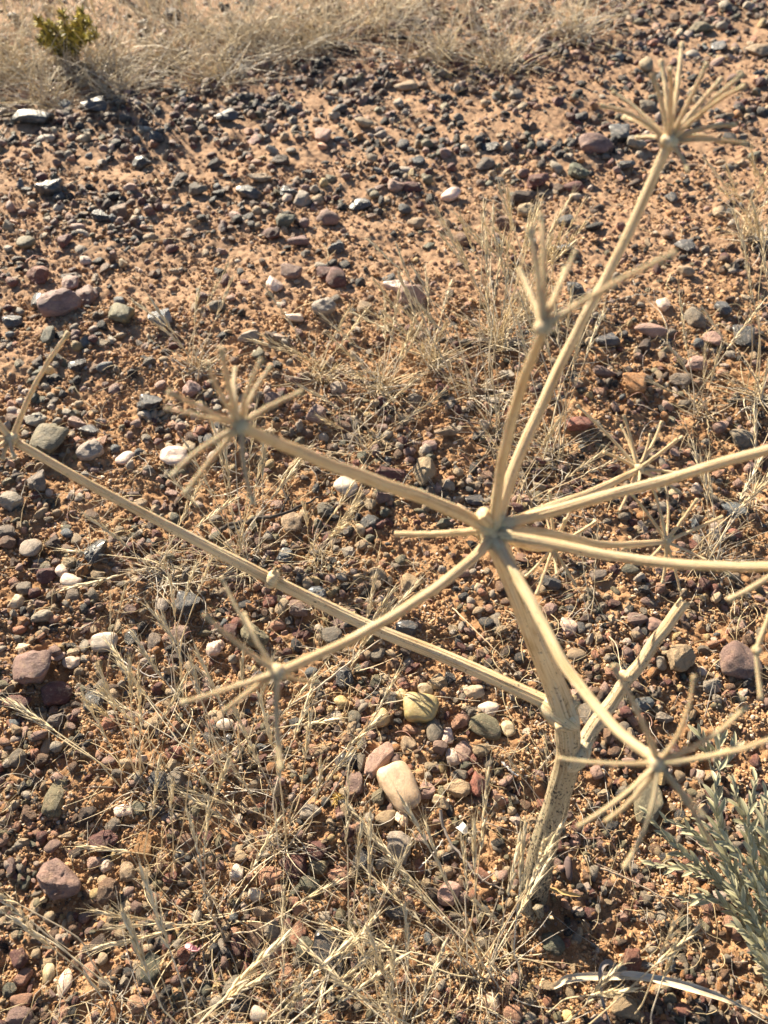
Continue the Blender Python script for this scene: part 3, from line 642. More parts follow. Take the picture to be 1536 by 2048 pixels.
def build_crumbs():
    def dens(x, y, px, py):
        cl = perlin(x*14, y*14, 31)*0.6+perlin(x*40, y*40, 32)*0.5
        return np.clip(0.45+cl*1.3, 0.05, 1)*np.where(py < 600, 0.45, 1)
    P = sample_px(120000, 330, 2150, dens, 90)
    dep = (P-EYE)@FWD; n = len(P)
    sz = np.clip((2.5+7.0*rng.random(n)**3.0)*dep/FPX, 0.0011, 0.008)
    scl = (sz[:, None]*rng.uniform(0.7, 1.2, (n, 3)))/2
    P[:, 2] = ground_h(P[:, 0], P[:, 1])+scl[:, 2]*0.35
    base = np.array([[.42, .25, .13], [.48, .31, .175], [.34, .20, .105], [.56, .40, .25], [.31, .19, .13], [.58, .48, .38], [.16, .12, .09]])
    col = base[rng.choice(7, n, p=[.30, .24, .16, .10, .08, .06, .06])]*rng.uniform(0.8, 1.15, (n, 1))
    rot = rng.uniform(0, 6.28, (n, 3))
    scatter('soil_crumbs', C_crumb, P, rot, scl, col, 10, 'orange-brown crumbs of soil and grit')
build_crumbs()
def build_clods():
    P = sample_px(6000, 60, 720, lambda x, y, px, py: np.clip(.5+perlin(x*11, y*11, 71)*1.3, .1, 1)*(1-.6*np.exp(-(((px-560)/360)**2+((py-575)/85)**2)))); n = len(P); dep = (P-EYE)@FWD
    sz = (3.5+9*rng.random(n)**2.5)*dep/FPX; scl = sz[:, None]*np.stack([rng.uniform(.8, 1.3, n), rng.uniform(.7, 1.1, n), rng.uniform(.6, 1.1, n)], -1)/2
    P[:, 2] = ground_h(P[:, 0], P[:, 1])+scl[:, 2]*.15; col = np.array([[.38, .25, .155], [.41, .265, .17], [.32, .20, .13], [.25, .15, .10]])[rng.integers(0, 4, n)]
    scatter('soil_clods', C_crumb, P, np.stack([rng.normal(0, .3, n), rng.normal(0, .3, n), rng.uniform(0, 6.28, n)], -1), scl, col, 10, 'small clods of sandy soil on the track')
build_clods()

# ---------------------------------------------------------------- the dry umbel plant
base_p = on_z(1064, 1812, 0.0); base_p[2] = gz(base_p[0], base_p[1])
PL = thing('dry_umbel_plant', 'tall pale straw-coloured dried umbel plant with bare radiating spokes, rising from the soil', 'plant', base_p)
def loc(p): return np.asarray(p)-base_p
def A(*q): return [loc(at_d(*p)) for p in q]
k_ = [0]; SLIM = [0.9]
def tb(pts, radii, n=40, sides=26, ribs=9, amp=0.05, dirt=0.0, jag=0.0):
    k_[0] += 1
    P = smooth_path(pts, n); rr = np.interp(np.linspace(0, 1, n), np.linspace(0, 1, len(radii)), radii)*SLIM[0]*(1+.05*perlin(np.linspace(0, n*.22, n)+k_[0]*7, np.zeros(n), 61))
    if len(pts) > 3: P[2:-2] += np.stack([perlin(np.linspace(0, 7, n-4)+k_[0]*5+i*31, np.zeros(n-4)+i, 62) for i in range(3)], -1)*rr[2:-2, None]*.28*np.sin(np.linspace(0, math.pi, n-4))[:, None]
    dd = np.interp(np.linspace(0, 1, n), np.linspace(0, 1, len(np.atleast_1d(dirt))), np.atleast_1d(dirt))
    return tube(P, rr, sides, ribs, amp, jag, k_[0], 1.0, dd)
def blob(c, r, ax=(0, 0, 1), flat=0.8, dirt=0.0):                      # a swollen joint
    ax = np.asarray(ax, float)/np.linalg.norm(ax); t = np.linspace(-1, 1, 12)
    P = np.asarray(c)[None, :]+ax[None, :]*t[:, None]*r*flat
    return tube(P, np.sqrt(np.maximum(1-t*t, 0.02))*r, 24, 7, 0.06, 0, k_[0]+50, 1.0, np.full(12, dirt))
# main stem: base, bend, lower joint, upper joint
low = at_d(1128, 1425, 0.655); upn = at_d(984, 1064, 0.484)
stem_pts = [base_p+np.array([0, 0, -0.012]), at_d(1078, 1730, 0.80), at_d(1112, 1610, 0.745), at_d(1137, 1500, 0.69), low, at_d(1092, 1330, 0.612), at_d(1040, 1200, 0.548), upn]
stem_m = tube_mesh('main_stem', M_plant, [
    tb([loc(p) for p in stem_pts], [0.0135, 0.0148, 0.0142, 0.0136, 0.0128, 0.0120, 0.0114, 0.0110, 0.0114, 0.0122, 0.0108, 0.0094, 0.0088, 0.0082, 0.0078, 0.0076, 0.0080], 110, 44, 15, 0.05, [1.0, 1.0, 0.8, 0.65, 0.5, 0.34, 0.12, 0.0, 0, 0]),
    blob(loc(upn)+np.array([0.0, 0, -0.003]), 0.0080, (0, 0, 1), 1.0),
    blob(loc(at_d(1150, 1512, 0.695)), 0.0112, (0.2, 0.2, 1), 1.2, 0.25)])
link('main_stem', stem_m, PL)
def flakes(name, c, r, n, ln, seed, label=None, up=(0, 0, 1)):
    rg = np.random.default_rng(seed); Vs, Fs, o = [], [], 0; up = np.array(up, float)/np.linalg.norm(up)
    e1 = np.cross(up, [.3, .9, .1]); e1 /= np.linalg.norm(e1); e2 = np.cross(up, e1)
    for k in range(n):
        a0 = rg.uniform(0, 6.28); wd = rg.uniform(.25, .7); L = ln*rg.uniform(.5, 1.2); fl = rg.uniform(.1, .8); h0 = rg.uniform(-.6, .4)*r
        for t in np.linspace(0, 1, 6):
            w = wd*(1-t**1.6)+.02
            for q in np.linspace(-1, 1, 4):
                a = a0+w*q; rr = r*(1.04+fl*t*t)+.0004*math.sin(a*9+k)
                Vs.append(np.asarray(c)+rr*(math.cos(a)*e1+math.sin(a)*e2)+up*(h0+L*t*(1-.25*abs(q)*rg.uniform(.5, 1.5))))
        for i in range(5):
            for j in range(3): Fs.append([o+i*4+j, o+i*4+j+1, o+i*4+5+j, o+i*4+4+j])
        o += 24
    V = np.array(Vs); uv = V[:, :2]*30
    me = mesh_from(name, V, np.array(Fs), M_plant, True, uv=uv, attrs={'dirt': np.full(len(V), .25)})
    ob = link(name, me, PL); mo = ob.modifiers.new('thick', 'SOLIDIFY'); mo.thickness = .0005
    if label: ob['label'] = label
flakes('dry_scale', loc(upn)+np.array([0, 0, -.004]), .0072, 7, .008, 3, 'papery scales round the upper joint')
flakes('dry_scale', loc(low)+np.array([0, 0, -.002]), .0104, 5, .010, 4, 'papery scales round the lower joint')
flakes('dry_scale', np.array([0.002, 0, .006]), .0128, 7, .016, 5, 'shredded scales at the foot of the stem')
# torn leaf sheath at the foot and at the joint
sh = tube_mesh('leaf_sheath', M_plant, [tb(A((1046, 1795, .812), (1052, 1815, .815), (1066, 1838, .82)), [0.0085, 0.0075, 0.003], 14, 18, 5, 0.12, 0.85, 0.004),
    tb(A((1075, 1812, .81), (1082, 1835, .815)), [0.0065, 0.0035], 8, 14, 4, 0.12, 0.9, 0.004)])
link('leaf_sheath', sh, PL, label='grey torn sheath at the foot of the stem')
link('leaf_scar', tube_mesh('leaf_scar', M_plant, [tb(A((1130, 1422, .655), (1143, 1408, .65), (1152, 1399, .648)), [0.0085, 0.0068, 0.0055], 12, 18, 5, 0.08, 0, 0.003)]), PL, label='pale broken collar on the right of the lower joint')
link('leaf_scar', tube_mesh('leaf_scar', M_plant, [tb(A((985, 1050, .484), (968, 1032, .474), (962, 1026, .472)), [0.0075, 0.0062, 0.0052], 12, 18, 5, 0.08, 0, 0.002)]), PL, label='bright broken collar on the upper joint')
SLIM[0] = 0.78
def knot_on(path_end, r): return blob(path_end, r, (0.1, 0.2, 1), 0.9)
def branch(pts, radii, rays=(), hub=None, label=None, ray_r=0.0017, spread=0.02, knots=(), jag=0.0, ext=None, dirt=0.0, seed=1):
    P = A(*pts); parts = [tb(P, [radii[0]*1.3]+[radii[0]*.98]+list(radii[1:]) if False else radii, 60, 44, 11, 0.09, dirt, jag)]
    parts.append(blob(P[0]+(P[1]-P[0])*.10, radii[0]*.98, P[1]-P[0], 1.7))
    for kx, ky, kd, kr in knots: parts.append(blob(loc(at_d(kx, ky, kd)), kr, np.asarray(P[-1])-P[0], 0.7))
    if hub: parts.append(blob(loc(at_d(*hub)), radii[-1]*1.55, np.asarray(P[-1])-P[-2], 0.8))
    o = link('branch', tube_mesh('branch', M_plant, parts), PL)
    if label: o['label'] = label
    rg = random.Random(seed)
    if hub:
        h = loc(at_d(*hub)); out = np.asarray(P[-1])-np.asarray(P[-2]); out /= np.linalg.norm(out)
        for q in rays:
            ex, ey = q[0], q[1]; dd = hub[2]+(q[2] if len(q) > 2 else rg.uniform(-spread, spread*0.6))
            e = loc(at_d(ex, ey, dd)); L = np.linalg.norm(e-h)
            cv = rg.uniform(0.02, 0.09); m1 = h+out*L*cv*0.9+(e-h)*0.33; m2 = h+out*L*cv*.9+(e-h)*0.68
            r0 = ray_r*0.93*rg.uniform(0.88, 1.15)
            pp = [tb([h, m1, m2, e], [r0*1.3, r0*1.0, r0*0.92, r0*0.82], 22, 12, 5, 0.09)]
            t = (e-m2)/np.linalg.norm(e-m2); pp.append(tb([e-t*r0*1.5, e, e+t*r0*0.8], [r0*0.9, r0*1.15, r0*1.0], 7, 12, 4, 0.1))
            if len(q) > 3: pp.append(blob(loc(at_d(q[3], q[4], dd*0.5+hub[2]*0.5)), r0*1.5, t, 0.9))
            link('spoke', tube_mesh('spoke', M_plant, pp), o)
    return o
# upper left branch, blurred umbel near the camera
branch([(984, 1062, .484), (900, 1018, .462), (760, 965, .43), (600, 905, .395), (485, 855, .365)], [.0052, .0050, .0044, .0038, .0032],
       [(340, 785), (333, 818), (415, 728), (443, 700, -.02), (522, 722), (540, 735, .015), (470, 740, .03), (602, 785), (345, 950), (372, 985), (505, 1003, -.01)], (482, 852, .365), 'branch reaching to the blurred upper left umbel', 0.0016, seed=3)
# lower left branch
branch([(984, 1078, .484), (930, 1130, .462), (830, 1205, .43), (700, 1280, .40), (565, 1342, .372)], [.0044, .0038, .0036, .0032, .0029],
       [(411, 1232), (445, 1158, .01), (367, 1405, .015), (450, 1421, .02), (490, 1230, .03), (634, 1365, .03), (562, 1535)], (555, 1345, .37), 'branch reaching to the lower left umbel', 0.0016, seed=4)
# short broken branch to the left
branch([(975, 1060, .484), (930, 1064, .487), (860, 1068, .49), (790, 1068, .495)], [.0036, .0028, .0024, .0024], label='short branch snapped off to the left', jag=0.0008)
# two uprights
branch([(986, 1060, .484), (1003, 930, .44), (1040, 780, .385), (1075, 690, .35), (1086, 660, .338)], [.0042, .0038, .0032, .0027, .0026],
       [(1060, 462), (1082, 432, .01), (1150, 505, .01), (1130, 540, .04), (1346, 508, -.01), (1040, 540, .03)], (1086, 655, .336), 'upright branch with the most blurred umbel', 0.0016, seed=5)
branch([(990, 1058, .484), (1035, 920, .482), (1130, 710, .485), (1240, 500, .49), (1335, 292, .50)], [.0048, .0044, .0038, .0036, .0036],
       [(1203, 212), (1228, 185, .02), (1305, 152), (1323, 125, .02), (1363, 90, .04), (1413, 130), (1483, 150), (1488, 172, -.02), (1468, 250, .02), (1490, 287), (1443, 284, .03), (1340, 140, -.03), (1440, 160, .03), (1250, 235, .04), (1275, 275, .02), (1375, 340, -.01)], (1337, 285, .50), 'tallest branch, its umbel high against the stony track', 0.0018, seed=6)
# right branches
branch([(1000, 1052, .484), (1120, 1018, .49), (1320, 962, .50), (1560, 892, .51), (1640, 860, .51)], [.0048, .0044, .0040, .0038, .0036],
       [(1740, 780), (1700, 900), (1660, 760), (1760, 860)], (1650, 857, .51), 'long branch leaving to the right, upper', 0.0018, seed=7)
branch([(1000, 1068, .482), (1110, 1088, .475), (1260, 1118, .468), (1420, 1132, .462), (1565, 1133, .458)], [.0042, .0039, .0037, .0035, .0034],
       [(1461, 1198, -.01), (1680, 1100), (1640, 1240), (1600, 1000), (1660, 1010)], (1568, 1133, .457), 'long branch leaving to the right, lower', 0.0019, seed=8)
# the jointed spoke hanging at the right edge
link('spoke', tube_mesh('spoke', M_plant, [tb(A((1568, 1133, .457), (1550, 1200, .46), (1513, 1300, .465)), [.0022, .0018, .0017], 24, 12, 5, .09), blob(loc(at_d(1514, 1300, .465)), .0028, (0, .2, 1), .9),
     tb(A((1513, 1300, .465), (1517, 1350, .466), (1523, 1400, .466)), [.0018, .0016, .0019], 14, 12, 5, .09)]), PL, label='jointed spoke hanging at the right edge')
# front branch to the near right umbel
branch([(988, 1078, .484), (1055, 1190, .462), (1130, 1330, .44), (1225, 1450, .42), (1312, 1522, .405)], [.0050, .0042, .0038, .0034, .0030],
       [(1120, 1518), (1388, 1355, -.02), (1228, 1335, -.03), (1492, 1415), (1545, 1478), (1480, 1492, .02), (1158, 1652), (1215, 1640, .02), (1250, 1732), (1407, 1632), (1430, 1700, .03)], (1316, 1526, .403), 'branch reaching down to the near right umbel', 0.0016, seed=9)
# small far umbels
branch([(1000, 1056, .49), (1080, 1022, .53), (1180, 985, .60), (1272, 942, .67)], [.0044, .0040, .0036, .0032],
       [(1155, 812), (1210, 905), (1248, 832), (1243, 852, .02), (1300, 870), (1323, 845, .02), (1353, 880), (1363, 875, .03), (1353, 945), (1355, 982), (1240, 1020), (1278, 962, -.02)], (1276, 939, .672), 'thin branch to the small sharp umbel, upper right', 0.0018, seed=10)
branch([(1000, 1062, .49), (1090, 1065, .53), (1210, 1089, .60), (1328, 1084, .67)], [.0042, .0038, .0034, .0030],
       [(1248, 1097), (1265, 990), (1300, 960), (1330, 960, .02), (1393, 1000), (1443, 1034), (1325, 1164), (1360, 1180, .02), (1410, 1119), (1303, 1114)], (1332, 1083, .673), 'thin branch to the small umbel below the right branches', 0.0018, seed=11)
branch([(1003, 1070, .49), (1040, 1088, .54), (1070, 1096, .60), (1103, 1097, .66)], [.0040, .0034, .0032, .0030],
       [(1053, 1152), (1073, 1187), (1113, 1147), (1150, 1169), (1218, 1120), (1190, 1044), (1150, 1000, .02), (1100, 985), (1130, 1040), (1048, 1074), (1085, 1010, .02)], (1106, 1097, .662), 'short branch to the small umbel right of the main stem', 0.0018, seed=12)
# long side branch from the lower joint to the left edge
branch([(1122, 1430, .655), (1085, 1402, .652), (900, 1318, .648), (700, 1235, .64), (545, 1160, .632), (400, 1085, .632), (200, 980, .632), (28, 882, .632)], [.0115, .0072, .0066, .0062, .0060, .0056, .0048, .0042, .0038],
       [(135, 668, -.01, 98, 740), (-30, 820), (-20, 905), (6, 916, -.01), (28, 913, -.02), (-60, 760), (-70, 870)], (24, 879, .632), 'long side branch running to the left edge', 0.0024, knots=[(545, 1158, .631, .0082)], seed=13, dirt=[.3, .1, 0, 0, 0, 0, 0, 0])
link('leaf_scar', tube_mesh('leaf_scar', M_plant, [tb(A((545, 1158, .630), (548, 1146, .626), (550, 1136, .624)), [.0050, .0030, .0012], 8, 16, 5, .2, .2, .004)]), PL, label='torn collar halfway along the side branch')
# snapped stub behind the stem
branch([(1152, 1515, .697), (1190, 1450, .70), (1250, 1368, .70), (1310, 1285, .695), (1370, 1202, .69)], [.0100, .0080, .0070, .0066, .0062], label='thick stub snapped off on the right', knots=[(1252, 1352, .698, .0062)], dirt=[.45, .35, .3, .2], jag=0.003)

# ---------------------------------------------------------------- dry grass
def shade(base, j=0.12): return np.array(base)*random.uniform(1-j, 1+j)
STRAW = [(.80, .66, .42), (.74, .58, .36), (.84, .73, .52), (.70, .58, .41), (.78, .69, .54)]
def head_template(i, L=0.055, n=15, awn=0.016):
    rg = np.random.default_rng(400+i); parts = []; cols = []
    for j in range(n):
        t = j/(n-1); base = np.array([0.0015*math.sin(t*3+i), 0.0, L*t*0.86])
        a = j*2.4+i; out = np.array([math.cos(a), math.sin(a), 0]); ang = rg.uniform(0.14, 0.38)*(1-0.5*t)
        d = np.array([0, 0, 1])*math.cos(ang)+out*math.sin(ang); l = rg.uniform(0.009, 0.014)
        for w, (p0, ln) in ((0.00125, (base, l)),):
            ts = np.array([0, .3, .7, 1.0]); ws = np.array([.35, 1, .75, .18])*w
            P = p0[None, :]+d[None, :]*(ts*ln)[:, None]
            parts.append((P, ws, 4)); cols.append(shade(STRAW[2 if rg.random() < .6 else 0]))
        e = base+d*l; d2 = d+out*0.25*rg.uniform(-.4, 1); d2 /= np.linalg.norm(d2)
        P = np.array([e, e+d2*awn*.5, e+d2*awn+out*0.002]); parts.append((P, np.array([.26, .2, .1])*0.001, 3)); cols.append(shade((.72, .60, .40)))
    Vs, Fs, Cs, o = [], [], [], 0
    for (P, ws, sd), c in zip(parts, cols):
        T, N, B = frames(P); th = np.arange(sd)*2*math.pi/sd
        V = P[:, None]+ws[:, None, None]*(np.cos(th)[None, :, None]*N[:, None]+0.6*np.sin(th)[None, :, None]*B[:, None]); V = V.reshape(-1, 3)
        k = len(P); ii = np.arange(k-1)[:, None]*sd; jj = np.arange(sd)[None, :]
        Fs.append(np.stack([ii+jj, ii+(jj+1) % sd, ii+sd+(jj+1) % sd, ii+sd+jj], -1).reshape(-1, 4)+o); o += len(V); Vs.append(V); Cs.append(np.repeat(c[None], len(V), 0))
    return mesh_from('seed_head', np.vstack(Vs), np.vstack(Fs), M_straw, True, np.vstack(Cs))
HEADS = [head_template(i, 0.05+0.012*(i % 3), 13+2*(i % 4), 0.012+0.004*(i % 3)) for i in range(8)]
def stalk(T, root, tip, lift=0.3, r=0.0009, head=True, hs=1.0, colr=None):
    """a stalk of tuft T from root to tip (world points)"""
    t0 = np.array(T.location); a, b = np.asarray(root)-t0, np.asarray(tip)-t0; L = np.linalg.norm(b-a)
    m = a*(1-.45)+b*.45+np.array([random.uniform(-.08, .08)*L, random.uniform(-.08, .08)*L, lift*L])
    P = smooth_path([a, (a+m)/2+np.array([0, 0, .05*L]), m, b], 10)
    c = shade(random.choice(STRAW)) if colr is None else np.array(colr)
    ds = max(1.0, float(np.linalg.norm(t0-EYE))/.85); r = r*min(ds, 1.25); hs = hs*min(ds, 1.15)
    me = strands('stalk', P[None], np.array([r]), c[None], M_straw, 5, 0.65)
    s = link('stalk', me, T)
    if head:
        d = Vector(P[-1]-P[-2]).normalized(); h = link('seed_head', random.choice(HEADS), s, P[-1])
        h.rotation_mode = 'QUATERNION'; h.rotation_quaternion = d.to_track_quat('Z', 'Y') @ Quaternion((0, 0, 1), random.uniform(0, 6.28)); h.scale = (hs,)*3
    return s
def curls(c, n, rad, up, ln, r=0.00050, pale=0.3, k=7, sides=3):
    """n curved dead blades springing from around c"""
    a = rng.uniform(0, 2*math.pi, n); el = rng.uniform(0.05, up, n); L = ln*rng.uniform(.4, 1.1, n)
    d = np.stack([np.cos(a)*np.cos(el), np.sin(a)*np.cos(el), np.sin(el)], -1)
    s0 = np.stack([rng.normal(0, rad, n), rng.normal(0, rad, n), np.zeros(n)], -1); ts = np.linspace(0, 1, k)
    side = np.stack([-np.sin(a), np.cos(a), np.zeros(n)], -1)*rng.normal(0, .45, n)[:, None]
    P = s0[:, None]+d[:, None]*(L[:, None]*ts)[..., None]+side[:, None]*(L[:, None]*ts**2)[..., None]
    P[..., 2] -= (L[:, None]*ts**2)*rng.uniform(0.0, .6, n)[:, None]*np.sin(el)[:, None]
    w = P+np.asarray(c); P[..., 2] = np.maximum(w[..., 2], ground_h(w[..., 0], w[..., 1])+0.0008)-np.asarray(c)[2]
    col = np.where((rng.random(n) < pale)[:, None], [[.62, .56, .48]], np.array(STRAW)[rng.integers(0, 5, n)])*rng.uniform(.75, 1.1, n)[:, None]
    return P, np.full(n, r)*rng.uniform(.6, 1.4, n), col
tuft_n = 0
def tuft(px, py, label, tips, nblade=50, blade=0.07, up=0.9, hs=1.0, r=0.0008, head=True, rad=0.011, group='dry grass tufts growing in the gravel'):
    """tips: list of (px,py,height[,lift[,head]])"""
    c = on_z(px, py, 0.0); c[2] = gz(c[0], c[1]); T = thing('dry_grass_tuft', label, 'grass tuft', c, group)
    P, rr, cc = curls(c, int(nblade*(.30 if c[1] < .55 else .6)), rad, up, blade, r=.0006*max(1, float(np.linalg.norm(c-EYE))/.85))
    link('blades', strands('blades', P, rr, cc, M_straw, 3, .3), T, kind='stuff')
    for q in tips:
        tip = on_z(q[0], q[1], q[2]); root = c+np.array([random.gauss(0, rad), random.gauss(0, rad), 0])
        stalk(T, root, tip, q[3] if len(q) > 3 else 0.12, r, q[4] if len(q) > 4 else head, hs)
    return T
def auto_tips(px, py, n, spread, hgt, bias=(0, -60), jit=0.35):
    out = []
    for i in range(n):
        a = random.uniform(0, 6.28); q = random.uniform(.35, 1)
        out.append((px+bias[0]+math.cos(a)*spread*q, py+bias[1]+math.sin(a)*spread*0.6*q, hgt*random.uniform(1-jit, 1+jit), random.uniform(.02, .2)))
    return out
tuft(963, 1953, 'big dry grass tuft left of the stem foot, its heads fanned upward', [(800, 1730, .06), (822, 1762, .05), (950, 1740, .09), (930, 1790, .07), (1015, 1795, .09), (1050, 1780, .11), (880, 1830, .04), (850, 1850, .03), (900, 1775, .06), (1000, 1850, .06), (1030, 1840, .05), (860, 1700, .08), (780, 1900, .03), (960, 1700, .1)], 130, .085)
tuft(1008, 1880, 'single arching grass stalk leaning across the lower stem', [(1070, 1740, .13, .05), (1040, 1770, .10)], 25, .06, hs=1.1)
tuft(570, 1683, 'spreading dry grass tuft with many heads in the centre-left gravel', [(475, 1612, .04), (500, 1590, .05), (545, 1500, .08), (520, 1530, .07), (655, 1560, .06), (690, 1500, .08), (745, 1440, .10), (610, 1520, .07), (455, 1640, .03), (560, 1560, .07), (630, 1600, .05), (585, 1480, .09)], 110, .08)
tuft(440, 1560, 'grass tuft whose bristly heads lean left over the gravel', [(300, 1400, .06), (260, 1350, .05), (330, 1360, .07), (370, 1330, .08), (405, 1410, .06), (355, 1290, .08), (285, 1440, .04)], 70, .07)
tuft(250, 1560, 'grass tuft with one long head lying to the left', [(110, 1462, .03), (80, 1450, .03), (215, 1480, .05), (232, 1430, .07), (280, 1470, .05)], 40, .06)
tuft(300, 1545, 'grass tuft with upright twin heads beside the leaning one', [(225, 1440, .08), (270, 1450, .08), (262, 1400, .09), (320, 1440, .08)], 40, .06)
tuft(500, 1520, 'fine grass tuft under the lower left umbel', [(440, 1400, .07), (480, 1380, .08), (560, 1430, .07), (520, 1400, .07), (590, 1450, .06)], 70, .07)
tuft(430, 1850, 'flattened grass tuft with stalks lying sideways', [(585, 1818, .02, .03), (330, 1862, .015, .03), (350, 1850, .02), (300, 1840, .03), (410, 1720, .07), (400, 1740, .06), (500, 1740, .05)], 120, .09, .5)
tuft(325, 1745, 'straw tuft with two tall stalks rising from a knotted base', [(345, 1640, .07, .05), (430, 1590, .12, .02), (380, 1540, .14, .02), (265, 1705, .02), (300, 1640, .06)], 50, .06)
tuft(720, 1895, 'thin grass tuft over the glossy black stone', [(695, 1690, .09, .05), (715, 1740, .08), (740, 1760, .07), (650, 1960, .02), (765, 1800, .06)], 60, .09)
tuft(205, 2005, 'leaning straw stalks in the bottom left corner', [(60, 1840, .06, .05), (40, 1810, .07), (10, 1830, .06), (110, 1900, .05)], 60, .07)
tuft(360, 2075, 'broad flattened spikelet stalk at the bottom edge', [(440, 2005, .05, .05), (455, 1990, .055), (340, 1900, .08), (300, 1960, .04)], 80, .09, hs=1.3)
tuft(1085, 2090, 'upright stalk with a narrow head at the bottom right', [(1170, 2010, .05), (1180, 1990, .06), (1310, 1930, .12, .03)], 40, .08)
tuft(1312, 2075, 'narrow erect spike rising from the bottom edge', [(1315, 1930, .10, .02), (1325, 1960, .08, .02)], 20, .05)
tuft(485, 1110, 'dense straw tuft below the blurred upper left umbel', [(445, 940, .08), (470, 900, .10), (500, 930, .09), (525, 960, .08), (540, 1000, .06), (430, 1000, .06), (460, 980, .07), (400, 1020, .04), (560, 960, .07), (500, 1010, .05)], 130, .075)
tuft(330, 1145, 'heap of bleached straw lying left of the side branch', [(215, 1110, .01, .03), (240, 1150, .01, .03), (260, 1100, .02, .05), (390, 1060, .04), (350, 1070, .04), (420, 1160, .01)], 150, .06, .5)
tuft(1110, 910, 'tall erect grass tuft right of the two upright branches', [(1100, 720, .12), (1120, 700, .13), (1145, 740, .11), (1170, 720, .12), (1080, 700, .13), (1135, 660, .15), (1060, 740, .11), (1180, 640, .15)], 90, .09)
tuft(995, 860, 'erect pale grass tuft left of the two upright branches', [(975, 560, .20), (990, 600, .18), (965, 500, .22), (1000, 640, .16), (1010, 560, .2), (985, 680, .13)], 80, .09)
tuft(950, 790, 'slanting grass stalks leaning left on the sand edge', [(820, 560, .14), (860, 600, .12), (845, 640, .10), (800, 540, .14), (880, 660, .09)], 60, .09)
tuft(1000, 690, 'bushy bleached grass clump behind the most blurred umbel', auto_tips(1000, 640, 16, 110, .13, (0, -130)), 160, .10)
tuft(1065, 640, 'tangled dry grass clump between the two upright branches', auto_tips(1065, 600, 14, 90, .14, (0, -110)), 130, .10)
tuft(870, 730, 'low grass clump in front of the big pink rock', auto_tips(870, 720, 10, 90, .05, (0, -60)), 120, .08)
tuft(760, 780, 'low tangled grass clump between pale pebbles', auto_tips(760, 770, 9, 90, .05, (0, -50)), 120, .09)
tuft(640, 760, 'sparse grass clump at the front edge of the smooth sand', auto_tips(640, 750, 7, 80, .05, (0, -50)), 80, .08)
tuft(400, 740, 'pinkish bristly grass tuft below the blue slate stone', [(390, 650, .07), (410, 620, .09), (350, 670, .05), (330, 650, .05), (430, 640, .08), (370, 700, .03)], 90, .07)
tuft(1405, 828, 'short upright grass tuft near the right edge', [(1375, 700, .08), (1378, 750, .06), (1405, 780, .04), (1420, 770, .05), (1360, 790, .03), (1455, 700, .09)], 60, .05)
tuft(1505, 800, 'long grass stalks curving along the right edge', [(1520, 480, .22), (1535, 560, .18), (1500, 600, .16), (1540, 420, .25), (1460, 690, .09), (1490, 520, .2)], 90, .11)
tuft(1500, 480, 'dry grass clump high on the right edge', auto_tips(1500, 450, 12, 60, .12, (0, -60)), 90, .10)
tuft(1515, 1010, 'single straw stalk at the right edge beside the branch', [(1510, 900, .07), (1540, 860, .08)], 25, .05)
tuft(1185, 1245, 'very fine grass with small open heads right of the main stem', [(1190, 1150, .05), (1240, 1330, .02), (1165, 1120, .06)], 25, .06, hs=.7, r=.0006)
tuft(1120, 1610, 'tiny reddish grass seedling beside the main stem', [(1050, 1560, .03), (1095, 1540, .04)], 18, .03, hs=.5, r=.0005)
tuft(640, 1120, 'bristly grass tuft between the side branch and a dark twig', auto_tips(640, 1110, 6, 60, .05, (0, -50)), 60, .06)
tuft(730, 900, 'loose grass tuft above the long maroon stone', [(690, 860, .05), (680, 820, .06), (760, 820, .06), (800, 850, .05)], 70, .08)
tuft(1060, 1000, 'dark-stemmed grass tuft just behind the upper joint', [(1130, 960, .05), (1080, 900, .09), (1170, 950, .05), (1020, 930, .07)], 60, .07)
tuft(240, 1300, 'lone wiry grass stalk in the left gravel patch', [(240, 1215, .05), (222, 1255, .03)], 8, .05, hs=.5, r=.0006)
tuft(365, 1385, 'upright wiry grass with feathery tip left of the lower umbel', [(370, 1200, .11, .03), (350, 1240, .09), (395, 1190, .12)], 40, .07, hs=.8)
tuft(700, 1330, 'low wiry grass beside the dark slate pebble', auto_tips(720, 1300, 5, 60, .05, (10, -30)), 50, .07)
tuft(1420, 1120, 'grass wisps tangled behind the right small umbel', auto_tips(1440, 1060, 6, 70, .06, (0, -40)), 60, .08)
tuft(800, 2070, 'low tangle of straw at the bottom edge', auto_tips(800, 2000, 8, 110, .04, (0, -20)), 130, .09)
tuft(560, 2060, 'wispy grass at the bottom edge left of centre', auto_tips(600, 2000, 7, 110, .04, (0, -20)), 120, .09)
